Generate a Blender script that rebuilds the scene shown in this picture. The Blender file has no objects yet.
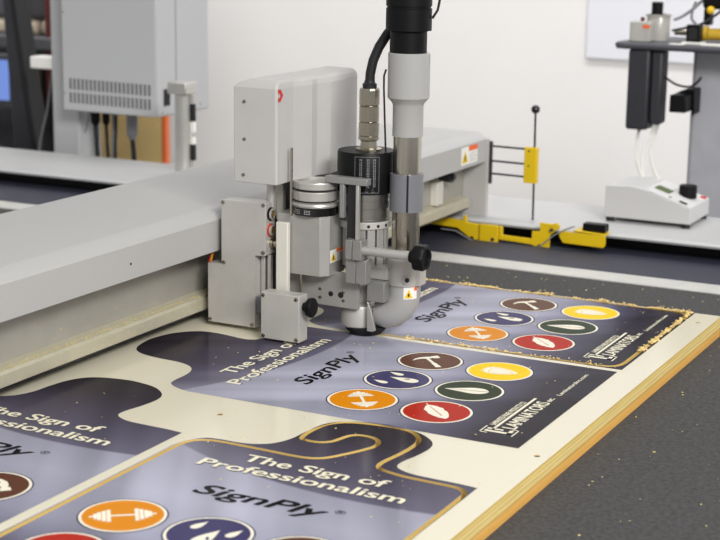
import bpy, bmesh, math, random
from mathutils import Vector, Matrix
random.seed(7)
PI = math.pi
SC = bpy.context.scene
COL = SC.collection

# ------------------------------------------------------------------ helpers
def lin(c):
    c = c / 255.0
    return c / 12.92 if c <= 0.04045 else ((c + 0.055) / 1.055) ** 2.4
def rgb(r, g, b): return (lin(r), lin(g), lin(b), 1.0)

MATS = {}
def mat(name, col, rough=0.5, metal=0.0, spec=0.5, coat=0.0, noise=0.0, nscale=60.0, bump=0.0, bscale=400.0, trans=0.0, alpha=1.0, stretch=None):
    m = bpy.data.materials.new(name); m.use_nodes = True
    nt = m.node_tree; b = nt.nodes['Principled BSDF']
    b.inputs['Base Color'].default_value = col
    b.inputs['Roughness'].default_value = rough
    b.inputs['Metallic'].default_value = metal
    b.inputs['Specular IOR Level'].default_value = spec
    b.inputs['Coat Weight'].default_value = coat
    b.inputs['Coat Roughness'].default_value = 0.08
    b.inputs['Transmission Weight'].default_value = trans
    b.inputs['Alpha'].default_value = alpha
    tc = nt.nodes.new('ShaderNodeTexCoord')
    src = tc.outputs['Object']
    if stretch:
        mp = nt.nodes.new('ShaderNodeMapping'); mp.inputs['Scale'].default_value = stretch
        nt.links.new(src, mp.inputs['Vector']); src = mp.outputs['Vector']
    if noise > 0:
        n = nt.nodes.new('ShaderNodeTexNoise'); n.inputs['Scale'].default_value = nscale; n.inputs['Detail'].default_value = 5
        nt.links.new(src, n.inputs['Vector'])
        r = nt.nodes.new('ShaderNodeValToRGB')
        a = 1 - noise; c = 1 + noise
        r.color_ramp.elements[0].position = 0.3; r.color_ramp.elements[1].position = 0.7
        r.color_ramp.elements[0].color = (col[0]*a, col[1]*a, col[2]*a, 1)
        r.color_ramp.elements[1].color = (min(1, col[0]*c), min(1, col[1]*c), min(1, col[2]*c), 1)
        nt.links.new(n.outputs['Fac'], r.inputs['Fac']); nt.links.new(r.outputs['Color'], b.inputs['Base Color'])
    if bump > 0:
        n2 = nt.nodes.new('ShaderNodeTexNoise'); n2.inputs['Scale'].default_value = bscale; n2.inputs['Detail'].default_value = 3
        nt.links.new(src, n2.inputs['Vector'])
        bp = nt.nodes.new('ShaderNodeBump'); bp.inputs['Strength'].default_value = bump; bp.inputs['Distance'].default_value = 0.0005
        nt.links.new(n2.outputs['Fac'], bp.inputs['Height']); nt.links.new(bp.outputs['Normal'], b.inputs['Normal'])
    MATS[name] = m
    return m

OFF = {}     # world offset of every object (no rotated parents except the sign frames)
class MB:
    """collects shapes into one mesh"""
    def __init__(s): s.v = []; s.f = []; s.mi = []; s.mats = []; s.cur = 0
    def m(s, name):
        if name not in s.mats: s.mats.append(name)
        s.cur = s.mats.index(name); return s
    def add(s, vs, fs):
        o = len(s.v); s.v += [tuple(v) for v in vs]
        for f in fs: s.f.append([i + o for i in f]); s.mi.append(s.cur)
        return s
    def box(s, x0, x1, y0, y1, z0, z1):
        v = [(x, y, z) for z in (z0, z1) for y in (y0, y1) for x in (x0, x1)]
        return s.add(v, [(0, 2, 3, 1), (4, 5, 7, 6), (0, 1, 5, 4), (2, 6, 7, 3), (0, 4, 6, 2), (1, 3, 7, 5)])
    def prism(s, poly, axis, lo, hi):
        n = len(poly); v = []
        for h in (lo, hi):
            for p in poly:
                v.append({'x': (h, p[0], p[1]), 'y': (p[0], h, p[1]), 'z': (p[0], p[1], h)}[axis])
        fs = [tuple(range(n)), tuple(range(2*n - 1, n - 1, -1))]
        fs += [(i, i + n, (i + 1) % n + n, (i + 1) % n) for i in range(n)]
        return s.add(v, fs)
    def lathe(s, cx, cy, prof, seg=40, axis='z', c2=0.0):
        """prof: list of (r, h). axis z about (cx,cy); axis x about (y=cx,z=cy); axis y about (x=cx,z=cy)"""
        v = []; fs = []
        for r, h in prof:
            for i in range(seg):
                a = 2*PI*i/seg; u, w = r*math.cos(a), r*math.sin(a)
                v.append({'z': (cx + u, cy + w, h), 'x': (h, cx + u, cy + w), 'y': (cx + u, h, cy + w)}[axis])
        for k in range(len(prof) - 1):
            for i in range(seg):
                j = (i + 1) % seg
                fs.append((k*seg + i, k*seg + j, (k + 1)*seg + j, (k + 1)*seg + i))
        fs.append(tuple(range(seg))[::-1]); fs.append(tuple(range((len(prof) - 1)*seg, len(prof)*seg)))
        return s.add(v, fs)
    def cyl(s, p0, p1, r0, r1=None, seg=24):
        return s.tube([p0, p1], [r0, r0 if r1 is None else r1], seg)
    def tube(s, path, rad, seg=16):
        P = [Vector(p) for p in path]; n = len(P)
        if not isinstance(rad, (list, tuple)): rad = [rad]*n
        v = []; fs = []
        T0 = (P[1] - P[0]).normalized()
        up = Vector((0, 0, 1)) if abs(T0.z) < 0.9 else Vector((1, 0, 0))
        N = (up - T0*up.dot(T0)).normalized()
        for k in range(n):
            if k == 0: T = P[1] - P[0]
            elif k == n - 1: T = P[-1] - P[-2]
            else: T = P[k + 1] - P[k - 1]
            T.normalize(); N = (N - T*N.dot(T)).normalized(); B = T.cross(N)
            for i in range(seg):
                a = 2*PI*i/seg
                v.append(P[k] + (N*math.cos(a) + B*math.sin(a))*rad[k])
        for k in range(n - 1):
            for i in range(seg):
                j = (i + 1) % seg
                fs.append((k*seg + i, k*seg + j, (k + 1)*seg + j, (k + 1)*seg + i))
        fs.append(tuple(range(seg))[::-1]); fs.append(tuple(range((n - 1)*seg, n*seg)))
        return s.add(v, fs)
    def sphere(s, c, r, seg=20, rings=12, sc=(1, 1, 1)):
        v = []; fs = []
        for k in range(rings + 1):
            t = PI*k/rings
            for i in range(seg):
                a = 2*PI*i/seg
                v.append((c[0] + sc[0]*r*math.sin(t)*math.cos(a), c[1] + sc[1]*r*math.sin(t)*math.sin(a), c[2] + sc[2]*r*math.cos(t)))
        for k in range(rings):
            for i in range(seg):
                j = (i + 1) % seg
                fs.append((k*seg + i, (k + 1)*seg + i, (k + 1)*seg + j, k*seg + j))
        return s.add(v, fs)
    def quad(s, o, u, w, a0, a1, b0, b1, lift=0.0):
        """rectangle in plane o + a*u + b*w, lifted along u x w"""
        o, u, w = Vector(o), Vector(u), Vector(w); n = u.cross(w).normalized()*lift
        return s.add([o + u*a + w*b + n for a, b in ((a0, b0), (a1, b0), (a1, b1), (a0, b1))], [(0, 1, 2, 3)])
    def poly(s, o, u, w, pts, lift=0.0):
        o, u, w = Vector(o), Vector(u), Vector(w); n = u.cross(w).normalized()*lift
        return s.add([o + u*a + w*b + n for a, b in pts], [tuple(range(len(pts)))])
    def build(s, name, parent=None, bevel=0.0, recenter=True, sharp=32, fix=True):
        me = bpy.data.meshes.new(name)
        off = OFF.get(parent.name, Vector((0, 0, 0))) if parent else Vector((0, 0, 0))
        c = Vector((0, 0, 0))
        vs = [Vector(v) for v in s.v]
        if recenter:
            lo = Vector([min(v[i] for v in vs) for i in range(3)]); hi = Vector([max(v[i] for v in vs) for i in range(3)])
            c = Vector(((lo.x + hi.x)/2, (lo.y + hi.y)/2, lo.z))
            vs = [v - c for v in vs]
        me.from_pydata([tuple(v) for v in vs], [], s.f)
        for mn in s.mats: me.materials.append(MATS[mn])
        for p, i in zip(me.polygons, s.mi): p.material_index = i; p.use_smooth = True
        if fix:
            bm = bmesh.new(); bm.from_mesh(me)
            bmesh.ops.recalc_face_normals(bm, faces=bm.faces); bm.to_mesh(me); bm.free()
        me.set_sharp_from_angle(angle=math.radians(sharp))
        me.update()
        o = bpy.data.objects.new(name, me); COL.objects.link(o)
        if parent: o.parent = parent
        if recenter:
            o.location = c - off; OFF[o.name] = c.copy()
        else:
            OFF[o.name] = off.copy()
        if bevel > 0:
            b = o.modifiers.new('bevel', 'BEVEL'); b.width = bevel; b.segments = 2; b.limit_method = 'ANGLE'; b.angle_limit = math.radians(40)
        return o

def tag(o, label=None, cat=None, group=None, kind=None):
    if label: o['label'] = label
    if cat: o['category'] = cat
    if group: o['group'] = group
    if kind: o['kind'] = kind
    return o
def thing(name, loc, label, cat, group=None, rz=0.0):
    o = bpy.data.objects.new(name, None); COL.objects.link(o)
    o.empty_display_size = 0.02; o.location = loc; o.rotation_euler = (0, 0, rz)
    OFF[o.name] = Vector(loc); return tag(o, label, cat, group)
def lab(o, label): o['label'] = label; return o

# ------------------------------------------------------------------ materials
mat('powder_grey', rgb(186, 184, 181), 0.42, bump=0.25, bscale=900, noise=0.03, nscale=30)
mat('powder_light', rgb(178, 177, 175), 0.45, bump=0.25, bscale=900)
mat('anodised', rgb(188, 185, 180), 0.42, 0.25, noise=0.05, nscale=60, bump=0.1)
mat('tool_grey', rgb(168, 166, 162), 0.4, 0.3, noise=0.04, nscale=60)
mat('holder_grey', rgb(150, 149, 147), 0.38, 0.4, noise=0.05, nscale=60)
mat('anodised_light', rgb(190, 188, 182), 0.42, 0.2, noise=0.04, nscale=60)
mat('plastic_grey', rgb(168, 167, 165), 0.32)
mat('plastic_mid', rgb(118, 119, 124), 0.35)
mat('cream_plate', rgb(214, 211, 200), 0.5)
mat('steel', rgb(190, 184, 172), 0.2, 1.0, noise=0.12, nscale=90, stretch=(1, 1, 0.03))
mat('brushed_steel', rgb(178, 176, 170), 0.28, 1.0, noise=0.1, nscale=120, stretch=(1, 1, 0.05))
mat('nickel', rgb(170, 163, 148), 0.25, 1.0)
mat('aluminium', rgb(198, 196, 190), 0.35, 0.6, noise=0.04, nscale=50)
mat('gold_pin', rgb(205, 165, 90), 0.3, 0.8)
mat('black_plastic', rgb(13, 13, 14), 0.45, spec=0.2)
mat('black_rubber', rgb(20, 20, 22), 0.6)
mat('black_gloss', rgb(14, 14, 15), 0.18, coat=0.3)
mat('dark_metal', rgb(58, 58, 60), 0.4, 0.6)
mat('brush_black', rgb(16, 16, 17), 0.9, bump=0.6, bscale=900, stretch=(1, 1, 0.05))
mat('red', rgb(200, 40, 28), 0.45)
mat('orange_label', rgb(240, 104, 36), 0.5)
mat('label_white', rgb(240, 238, 232), 0.5)
mat('label_yellow', rgb(238, 196, 20), 0.5)
mat('label_grey', rgb(170, 170, 172), 0.5)
mat('print_black', rgb(22, 20, 22), 0.35)
mat('yellow_paint', rgb(226, 190, 18), 0.42, noise=0.05, nscale=25)
mat('navy_panel', rgb(50, 52, 66), 0.6, noise=0.08, nscale=60)
mat('bed_felt', rgb(79, 78, 78), 0.95, spec=0.2, noise=0.28, nscale=260, bump=0.7, bscale=500)
mat('strip_alu', rgb(205, 204, 198), 0.5, 0.2, noise=0.06, nscale=40)
mat('rail_white', rgb(188, 188, 188), 0.42)
mat('lip_metal', rgb(192, 186, 164), 0.4, 0.2, noise=0.05, nscale=60)
mat('web_metal', rgb(176, 173, 164), 0.4, 0.35, noise=0.06, nscale=30)
mat('cabinet_grey', rgb(186, 187, 188), 0.5, bump=0.2, bscale=900)
mat('vent_dark', rgb(104, 104, 104), 0.7)
mat('slot_black', rgb(22, 22, 24), 0.7)
mat('cardboard', rgb(226, 196, 132), 0.8, noise=0.06, nscale=15)
mat('orange_edge', rgb(238, 120, 62), 0.6)
mat('wall_paint', rgb(236, 234, 233), 0.8, noise=0.015, nscale=4)
mat('board_white', rgb(231, 232, 238), 0.4)
mat('floor_vinyl', rgb(120, 118, 114), 0.6, noise=0.12, nscale=8)
mat('wood_chip', rgb(246, 220, 150), 0.8, noise=0.08, nscale=300)
mat('dust', rgb(232, 214, 140), 0.8)
mat('panel_white', rgb(228, 221, 198), 0.13, spec=0.25)
mat('ctrl_white', rgb(196, 195, 194), 0.45)
mat('ctrl_top', rgb(212, 211, 210), 0.45)
mat('lcd', rgb(92, 106, 66), 0.3)
mat('column_grey', rgb(176, 176, 182), 0.55, noise=0.05, nscale=40)
mat('shelf_dark', rgb(70, 70, 76), 0.5)
mat('post_dark', rgb(44, 44, 50), 0.5, noise=0.06, nscale=30)
mat('clear_plastic', rgb(205, 203, 196), 0.2, trans=0.35)
mat('yellow_tool', rgb(206, 168, 44), 0.5)
mat('cable_white', rgb(214, 212, 206), 0.5)
mat('cable_grey', rgb(128, 128, 132), 0.5)
mat('red_brown', rgb(96, 34, 30), 0.6)
mat('slate', rgb(92, 92, 98), 0.6)
mat('cream_stuff', rgb(228, 214, 190), 0.7, noise=0.15, nscale=20)
mat('screen_blue', rgb(112, 142, 214), 0.3)
mat('tan', rgb(140, 126, 92), 0.7)
mat('wire_orange', rgb(220, 140, 40), 0.5)
mat('wire_red', rgb(170, 40, 30), 0.5)
mat('connector_red', rgb(176, 60, 34), 0.4)

def plywood():
    m = bpy.data.materials.new('plywood_edge'); m.use_nodes = True
    nt = m.node_tree; b = nt.nodes['Principled BSDF']; b.inputs['Roughness'].default_value = 0.75
    tc = nt.nodes.new('ShaderNodeTexCoord'); sp = nt.nodes.new('ShaderNodeSeparateXYZ'); nt.links.new(tc.outputs['Object'], sp.inputs['Vector'])
    mr = nt.nodes.new('ShaderNodeMapRange'); mr.inputs['From Min'].default_value = 0.0; mr.inputs['From Max'].default_value = 0.022
    nt.links.new(sp.outputs['Z'], mr.inputs['Value'])
    r = nt.nodes.new('ShaderNodeValToRGB'); r.color_ramp.interpolation = 'LINEAR'
    e = r.color_ramp.elements
    e[0].position = 0.0; e[0].color = rgb(224, 168, 82)
    e[1].position = 1.0; e[1].color = rgb(226, 204, 140)
    for p, c in ((0.36, rgb(232, 182, 94)), (0.40, rgb(230, 178, 90)), (0.415, rgb(120, 84, 40)), (0.44, rgb(232, 206, 132)), (0.60, rgb(236, 212, 140)), (0.63, rgb(206, 172, 96)), (0.67, rgb(238, 216, 146)), (0.76, rgb(236, 212, 140)), (0.79, rgb(206, 174, 98)), (0.82, rgb(238, 214, 140)), (0.93, rgb(226, 196, 110)), (0.965, rgb(214, 180, 96))):
        x = e.new(p); x.color = c
    n = nt.nodes.new('ShaderNodeTexNoise'); n.inputs['Scale'].default_value = 60; n.inputs['Detail'].default_value = 6
    mp = nt.nodes.new('ShaderNodeMapping'); mp.inputs['Scale'].default_value = (0.3, 0.3, 9)
    nt.links.new(tc.outputs['Object'], mp.inputs['Vector']); nt.links.new(mp.outputs['Vector'], n.inputs['Vector'])
    mix = nt.nodes.new('ShaderNodeMix'); mix.data_type = 'RGBA'; mix.blend_type = 'MULTIPLY'; mix.inputs['Factor'].default_value = 0.45
    rr = nt.nodes.new('ShaderNodeValToRGB'); rr.color_ramp.elements[0].position = 0.35; rr.color_ramp.elements[0].color = (0.75, 0.7, 0.6, 1); rr.color_ramp.elements[1].position = 0.6
    nt.links.new(n.outputs['Fac'], rr.inputs['Fac'])
    nt.links.new(mr.outputs['Result'], r.inputs['Fac'])
    nt.links.new(r.outputs['Color'], mix.inputs['A']); nt.links.new(rr.outputs['Color'], mix.inputs['B'])
    nt.links.new(mix.outputs['Result'], b.inputs['Base Color'])
    MATS['plywood_edge'] = m
plywood()

def ink():
    """printed artwork of a hanger: local x = across the text, local y = up the hanger (towards the hook)"""
    m = bpy.data.materials.new('printed_ink'); m.use_nodes = True
    nt = m.node_tree; L = nt.links.new; b = nt.nodes['Principled BSDF']
    b.inputs['Roughness'].default_value = 0.13; b.inputs['Specular IOR Level'].default_value = 0.02
    tc = nt.nodes.new('ShaderNodeTexCoord'); sp = nt.nodes.new('ShaderNodeSeparateXYZ'); L(tc.outputs['Object'], sp.inputs['Vector'])
    def math_(op, a, c=None, v=None):
        n = nt.nodes.new('ShaderNodeMath'); n.operation = op
        L(a, n.inputs[0])
        if c is not None: L(c, n.inputs[1])
        if v is not None: n.inputs[1].default_value = v
        return n.outputs[0]
    def ramp(fac, lo, hi, stops):
        mr = nt.nodes.new('ShaderNodeMapRange'); mr.inputs['From Min'].default_value = lo; mr.inputs['From Max'].default_value = hi
        L(fac, mr.inputs['Value'])
        r = nt.nodes.new('ShaderNodeValToRGB'); e = r.color_ramp.elements
        e[0].position, e[0].color = stops[0]; e[1].position, e[1].color = stops[-1]
        for p, c in stops[1:-1]: x = e.new(p); x.color = c
        L(mr.outputs['Result'], r.inputs['Fac']); return r.outputs['Color']
    X, Y = sp.outputs['X'], sp.outputs['Y']
    # head part: dark at the hook, violet towards the arc
    head = ramp(Y, 0.10, 0.28, [(0.0, INKC['head0']), (0.22, INKC['head1']), (0.5, INKC['head2']), (0.72, INKC['head3']), (1.0, INKC['head4'])])
    body = ramp(Y, -0.172, 0.125, [(0.0, INKC['b0']), (0.16, INKC['b1']), (0.30, INKC['b2']), (0.5, INKC['b3']), (0.75, INKC['b4']), (1.0, INKC['b5'])])
    # darken the body toward the right hand bottom corner, rays
    dx = math_('SUBTRACT', X, v=0.132); dy = math_('SUBTRACT', Y, v=0.4855)
    rr = math_('SQRT', math_('ADD', math_('MULTIPLY', dx, dx), math_('MULTIPLY', dy, dy)))
    mr = nt.nodes.new('ShaderNodeMapRange'); mr.inputs['From Min'].default_value = 0.3795; mr.inputs['From Max'].default_value = 0.3825
    L(rr, mr.inputs['Value'])
    # the arc fades out to the left
    fade = nt.nodes.new('ShaderNodeMapRange'); fade.inputs['From Min'].default_value = -0.05; fade.inputs['From Max'].default_value = 0.05; fade.inputs['To Min'].default_value = 0.55; fade.inputs['To Max'].default_value = 0.0
    L(X, fade.inputs['Value'])
    mrf = nt.nodes.new('ShaderNodeMapRange'); mrf.inputs['From Min'].default_value = 0.335; mrf.inputs['From Max'].default_value = 0.39
    L(rr, mrf.inputs['Value'])
    f1 = nt.nodes.new('ShaderNodeMix'); f1.data_type = 'FLOAT'
    L(fade.outputs['Result'], f1.inputs['Factor']); L(mr.outputs['Result'], f1.inputs['A']); L(mrf.outputs['Result'], f1.inputs['B'])
    mix = nt.nodes.new('ShaderNodeMix'); mix.data_type = 'RGBA'
    L(f1.outputs['Result'], mix.inputs['Factor']); L(head, mix.inputs['A']); L(body, mix.inputs['B'])
    # soft streaks of a second swoosh in the lower half
    wv = nt.nodes.new('ShaderNodeTexNoise'); wv.noise_dimensions = '1D'; wv.inputs['Scale'].default_value = 26; wv.inputs['Detail'].default_value = 1.5
    s1 = math_('ADD', math_('MULTIPLY', X, v=0.62), math_('MULTIPLY', Y, v=0.35))
    L(s1, wv.inputs['W'])
    st = nt.nodes.new('ShaderNodeMapRange'); st.inputs['From Min'].default_value = 0.35; st.inputs['From Max'].default_value = 0.7; st.inputs['To Min'].default_value = 0.8; st.inputs['To Max'].default_value = 1.3
    L(wv.outputs['Fac'], st.inputs['Value'])
    mm = nt.nodes.new('ShaderNodeVectorMath'); mm.operation = 'SCALE'
    L(mix.outputs['Result'], mm.inputs[0]); L(st.outputs['Result'], mm.inputs['Scale'])
    L(mm.outputs['Vector'], b.inputs['Base Color'])
    MATS['printed_ink'] = m
INKC = dict(head0=rgb(106, 103, 122), head1=rgb(92, 88, 104), head2=rgb(76, 71, 84), head3=rgb(58, 53, 60), head4=rgb(46, 42, 46),
            b0=rgb(38, 34, 40), b1=rgb(50, 46, 56), b2=rgb(88, 86, 106), b3=rgb(150, 150, 168), b4=rgb(168, 168, 184), b5=rgb(152, 151, 166))
ink()
for nm, c in dict(ic_orange=(222, 138, 14), ic_blue=(68, 64, 102), ic_brown=(98, 64, 50), ic_red=(178, 40, 24), ic_green=(46, 58, 36), ic_yellow=(244, 206, 8), ic_cream=(244, 238, 218), text_white=(242, 235, 210), text_black=(20, 18, 20), halo=(58, 57, 84)).items():
    mat(nm, rgb(*c), 0.14, spec=0.015)

# ------------------------------------------------------------------ planar fills with holes and lettering
DG = bpy.context.evaluated_depsgraph_get
def fill(loops, extrude=0.0):
    cu = bpy.data.curves.new('tmp', 'CURVE'); cu.dimensions = '2D'; cu.fill_mode = 'BOTH'; cu.extrude = extrude
    for lp in loops:
        sp = cu.splines.new('POLY'); sp.points.add(len(lp) - 1); sp.use_cyclic_u = True
        for p, q in zip(sp.points, lp): p.co = (q[0], q[1], 0, 1)
    o = bpy.data.objects.new('tmp', cu); COL.objects.link(o)
    me = bpy.data.meshes.new_from_object(o.evaluated_get(DG()))
    V = [tuple(v.co) for v in me.vertices]; F = [tuple(p.vertices) for p in me.polygons]
    bpy.data.objects.remove(o); bpy.data.curves.remove(cu); bpy.data.meshes.remove(me)
    return V, F
def letters(body, x0, x1, y0, y1, bold=0.0, shear=0.0):
    """flat lettering scaled into the box (height by the bounds of a capital H); bold = stroke thickening in metres"""
    def mk(t):
        cu = bpy.data.curves.new('tmp', 'FONT'); cu.body = t; cu.size = 1; cu.shear = shear
        cu.dimensions = '2D'; cu.fill_mode = 'BOTH'; cu.resolution_u = 4
        o = bpy.data.objects.new('tmp', cu); COL.objects.link(o)
        me = bpy.data.meshes.new_from_object(o.evaluated_get(DG()))
        V = [tuple(v.co) for v in me.vertices]; F = [tuple(p.vertices) for p in me.polygons]
        bpy.data.objects.remove(o); bpy.data.curves.remove(cu); bpy.data.meshes.remove(me)
        return V, F
    V, F = mk(body); H, _ = mk('H')
    hx = max(v[1] for v in H); hn = min(v[1] for v in H)
    xa, xb = min(v[0] for v in V), max(v[0] for v in V)
    x0 += bold; x1 -= bold; y0 += bold; y1 -= bold
    W = [(x0 + (v[0] - xa)/(xb - xa)*(x1 - x0), y0 + (v[1] - hn)/(hx - hn)*(y1 - y0), 0) for v in V]
    if bold <= 0: return W, F
    VV, FF = [], []
    for k in range(8):
        a = k*PI/4; o = len(VV)
        VV += [(x + bold*math.cos(a), y + .6*bold*math.sin(a), k*.000008) for x, y, z in W]; FF += [tuple(i + o for i in f) for f in F]
    return VV, FF
def catmull(pts, n=6):
    out = []; N = len(pts)
    for i in range(N):
        p0, p1, p2, p3 = [Vector(pts[(i + k) % N]) for k in (-1, 0, 1, 2)]
        for j in range(n):
            t = j/n
            out.append(tuple(0.5*((2*p1) + (p2 - p0)*t + (2*p0 - 5*p1 + 4*p2 - p3)*t*t + (3*p1 - p0 - 3*p2 + p3)*t*t*t)))
    return out
def catmull_open(pts, n=6):
    P = [Vector(p) for p in pts]; P = [2*P[0] - P[1]] + P + [2*P[-1] - P[-2]]; out = []
    for i in range(1, len(P) - 2):
        p0, p1, p2, p3 = P[i - 1:i + 3]
        for j in range(n):
            t = j/n
            out.append(0.5*((2*p1) + (p2 - p0)*t + (2*p0 - 5*p1 + 4*p2 - p3)*t*t + (3*p1 - p0 - 3*p2 + p3)*t*t*t))
    out.append(P[-2]); return out
def offset(lp, d):
    N = len(lp); A = sum(lp[i][0]*lp[(i + 1) % N][1] - lp[(i + 1) % N][0]*lp[i][1] for i in range(N))
    s = 1 if A > 0 else -1; out = []
    for i in range(N):
        t = (Vector(lp[(i + 1) % N]) - Vector(lp[i - 1])).normalized()
        out.append((lp[i][0] + s*t.y*d, lp[i][1] - s*t.x*d))
    return out

# hanger outlines in (a, d), d pointing down the hanger; converted to local (x, y) = (a, -d)
BLEED = [(.196, -.1735), (.180, -.1752), (.163, -.1757), (.143, -.1768), (.1313, -.1805), (.1232, -.187), (.1222, -.1987), (.126, -.2173), (.1276, -.2375), (.1235, -.2517), (.1121, -.2635),
         (.0985, -.2705), (.0782, -.2745), (.0641, -.2738), (.0454, -.2695), (.0323, -.2605), (.0248, -.2454), (.0215, -.2256), (.0197, -.2042), (.0130, -.1880), (.0027, -.1795), (-.012, -.1755), (-.030, -.1750), (-.042, -.1720), (-.0505, -.1600), (-.0548, -.146),
         (-.0548, .170), (.196, .170)]
BLEED_P = BLEED[:-2] + [(-.0548, .1676), (.196, .1676)]
KERF = [(.0262, -.2105), (.0242, -.2276), (.0268, -.249), (.0356, -.2612), (.0483, -.2674), (.0698, -.271), (.0847, -.2712), (.0965, -.2683), (.1055, -.2610), (.1118, -.2505), (.1140, -.236), (.1127, -.2138), (.1095, -.1916), (.1105, -.1805), (.1160, -.1748), (.1274, -.1712), (.1402, -.1690), (.160, -.1680), (.178, -.1672), (.187, -.1645), (.1925, -.1570), (.1935, -.146),
        (.1935, -.10), (.1935, -.02), (.1935, .06), (.1935, .130), (.1935, .145), (.1915, .156), (.1855, .1625), (.176, .1645), (.163, .165), (.10, .165), (.04, .165), (-.020, .165), (-.034, .1642), (-.0435, .161), (-.0488, .154), (-.0512, .143), (-.0512, .12),
        (-.0512, .05), (-.0512, -.03), (-.0512, -.10), (-.0512, -.140), (-.0500, -.1540), (-.0455, -.1630), (-.038, -.1680), (-.028, -.1700), (-.0104, -.1705), (.0194, -.1698), (.0400, -.1692), (.0543, -.1704), (.0656, -.1768), (.0737, -.1895), (.0831, -.2085), (.0873, -.2215), (.0843, -.2326), (.0760, -.2390), (.0642, -.2395), (.0577, -.2344), (.0547, -.2254), (.0515, -.2145), (.0440, -.2080), (.0340, -.2070)]
def loc2(lp): return [(a, -d) for a, d in lp]
def sm_bleed(B):
    return [tuple(p)[:2] for p in catmull_open([(a, -d, 0) for a, d in B[:-2]], 5)] + loc2(B[-2:])
KERF_L = catmull(loc2(KERF), 5)
KERF_OUT = offset(KERF_L, 0.0022)
KERF_IN = offset(KERF_L, -0.0022)

# ------------------------------------------------------------------ printed artwork (built once, copied to every hanger)
PITCH = 0.0709
IC = dict(dumbbell=(0, 0), drops=(PITCH, 0), hammer=(2*PITCH, 0), feather=(0, -0.0711), leaf=(PITCH, -0.0711), shield=(2*PITCH, -0.0711))
def disc(r, n=56): return [(r*math.cos(2*PI*i/n), r*math.sin(2*PI*i/n)) for i in range(n)]
def rot(pts, ang, s=1.0, o=(0, 0)):
    c, q = math.cos(ang), math.sin(ang)
    return [(o[0] + s*(x*c - y*q), o[1] + s*(x*q + y*c)) for x, y in pts]
def drop(s, o, ang):
    pts = []
    for i in range(28):
        t = 2*PI*i/28
        pts.append((math.sin(t)*math.sin(t/2)**1.6, -math.cos(t)*-1.0))
    pts = [(0.62*x, 1.0*y) for x, y in pts]
    return rot(pts, ang, s, o)
def glyph_loops(kind):
    g = []
    if kind == 'dumbbell':
        a = math.radians(37)
        g.append(rot([(-.011, -.0013), (.011, -.0013), (.011, .0013), (-.011, .0013)], a))
        for sgn in (-1, 1):
            for x, h in ((.0098, .0115), (.0131, .0098), (.0163, .0076), (.0190, .0052)):
                g.append(rot([(sgn*x - .0014, -h), (sgn*x + .0014, -h), (sgn*x + .0014, h), (sgn*x - .0014, h)], a))
            g.append(rot([(sgn*.020, -.0014), (sgn*.0235, -.0014), (sgn*.0235, .0014), (sgn*.020, .0014)], a))
    elif kind == 'drops':
        g.append(drop(.0150, (.002, -.005), -.1)); g.append(drop(.0082, (-.014, .011), -.25)); g.append(drop(.0082, (.0155, .009), -.25))
    elif kind == 'hammer':
        a = math.radians(45)
        g.append(rot([(-.0016, -.016), (.0016, -.016), (.0016, .007), (-.0016, .007)], -a, 1, (.001, .001)))
        g.append(rot([(-.0028, -.0245), (.0028, -.0245), (.0022, -.010), (-.0022, -.010)], -a, 1, (.001, .001)))
        head = [(-.0025, .006), (.0025, .006), (.006, .0068), (.0065, .0052), (.0130, .0052), (.0130, .0132), (.0065, .0132), (.006, .0115), (0, .0125), (-.006, .0122), (-.012, .0090), (-.0165, .0035), (-.0105, .0062), (-.006, .0072)]
        g.append(rot(head, -a, 1, (.001, .001)))
    elif kind == 'feather':
        a = math.radians(-38)
        pts = [(0, .019), (.003, .0165), (.0058, .010), (.0072, .003), (.0066, -.003), (.0076, -.006), (.0058, -.010), (.0048, -.0135), (.0022, -.0165), (0, -.018), (-.003, -.0155), (-.0052, -.011), (-.007, -.008), (-.0064, -.003), (-.0072, .002), (-.0058, .009), (-.0035, .015)]
        g.append(rot([(x*1.2, -y*1.1) for x, y in pts], a - .1))
        g.append(rot([(-.0006, .016), (.0006, .016), (.0004, .0245), (-.0004, .0245)], a - .1))
    elif kind == 'leaf':
        pts = [(0, .0225), (.002, .017), (.0052, .008), (.0078, 0), (.0084, -.007), (.0068, -.013), (.003, -.0165), (0, -.0175), (-.0035, -.016), (-.0064, -.012), (-.0078, -.006), (-.0072, 0), (-.005, .007), (-.0022, .016)]
        g.append(rot([(x*1.1, y) for x, y in catmull(pts, 3)], math.radians(12)))
    elif kind == 'shield':
        pts = [(-.0105, .011), (-.0075, .0125), (-.0075, .0165), (-.003, .0135), (0, .0175), (.003, .0135), (.0075, .0165), (.0075, .0125), (.0105, .011), (.0112, .003), (.0092, -.006), (.005, -.0135), (0, -.0185), (-.005, -.0135), (-.0092, -.006), (-.0112, .003)]
        g.append(rot(pts, math.radians(0)))
    return g
IC_MAT = dict(dumbbell='ic_orange', drops='ic_blue', hammer='ic_brown', feather='ic_red', leaf='ic_green', shield='ic_yellow')
IC_LAB = dict(dumbbell='orange round icon with a dumbbell', drops='dark blue round icon with three water drops', hammer='brown round icon with a hammer', feather='red round icon with a feather', leaf='dark green round icon with a leaf', shield='yellow round icon with a crowned shield')
ART = {}
def zset(VF, z, o=(0, 0)): return [(v[0] + o[0], v[1] + o[1], z + v[2]) for v in VF[0]], VF[1]
def raw_mesh(name, layers):
    mb = MB()
    for mn, VF in layers: mb.m(mn); mb.add(*VF)
    me = bpy.data.meshes.new(name); me.from_pydata(mb.v, [], mb.f)
    for mn in mb.mats: me.materials.append(MATS[mn])
    for p, i in zip(me.polygons, mb.mi): p.material_index = i
    bm = bmesh.new(); bm.from_mesh(me)
    for f in bm.faces:
        f.normal_update()
        if f.normal.z < 0: f.normal_flip()
    bm.to_mesh(me); bm.free()
    return me
Z1, Z2, Z3 = 0.00012, 0.00024, 0.00036
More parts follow.
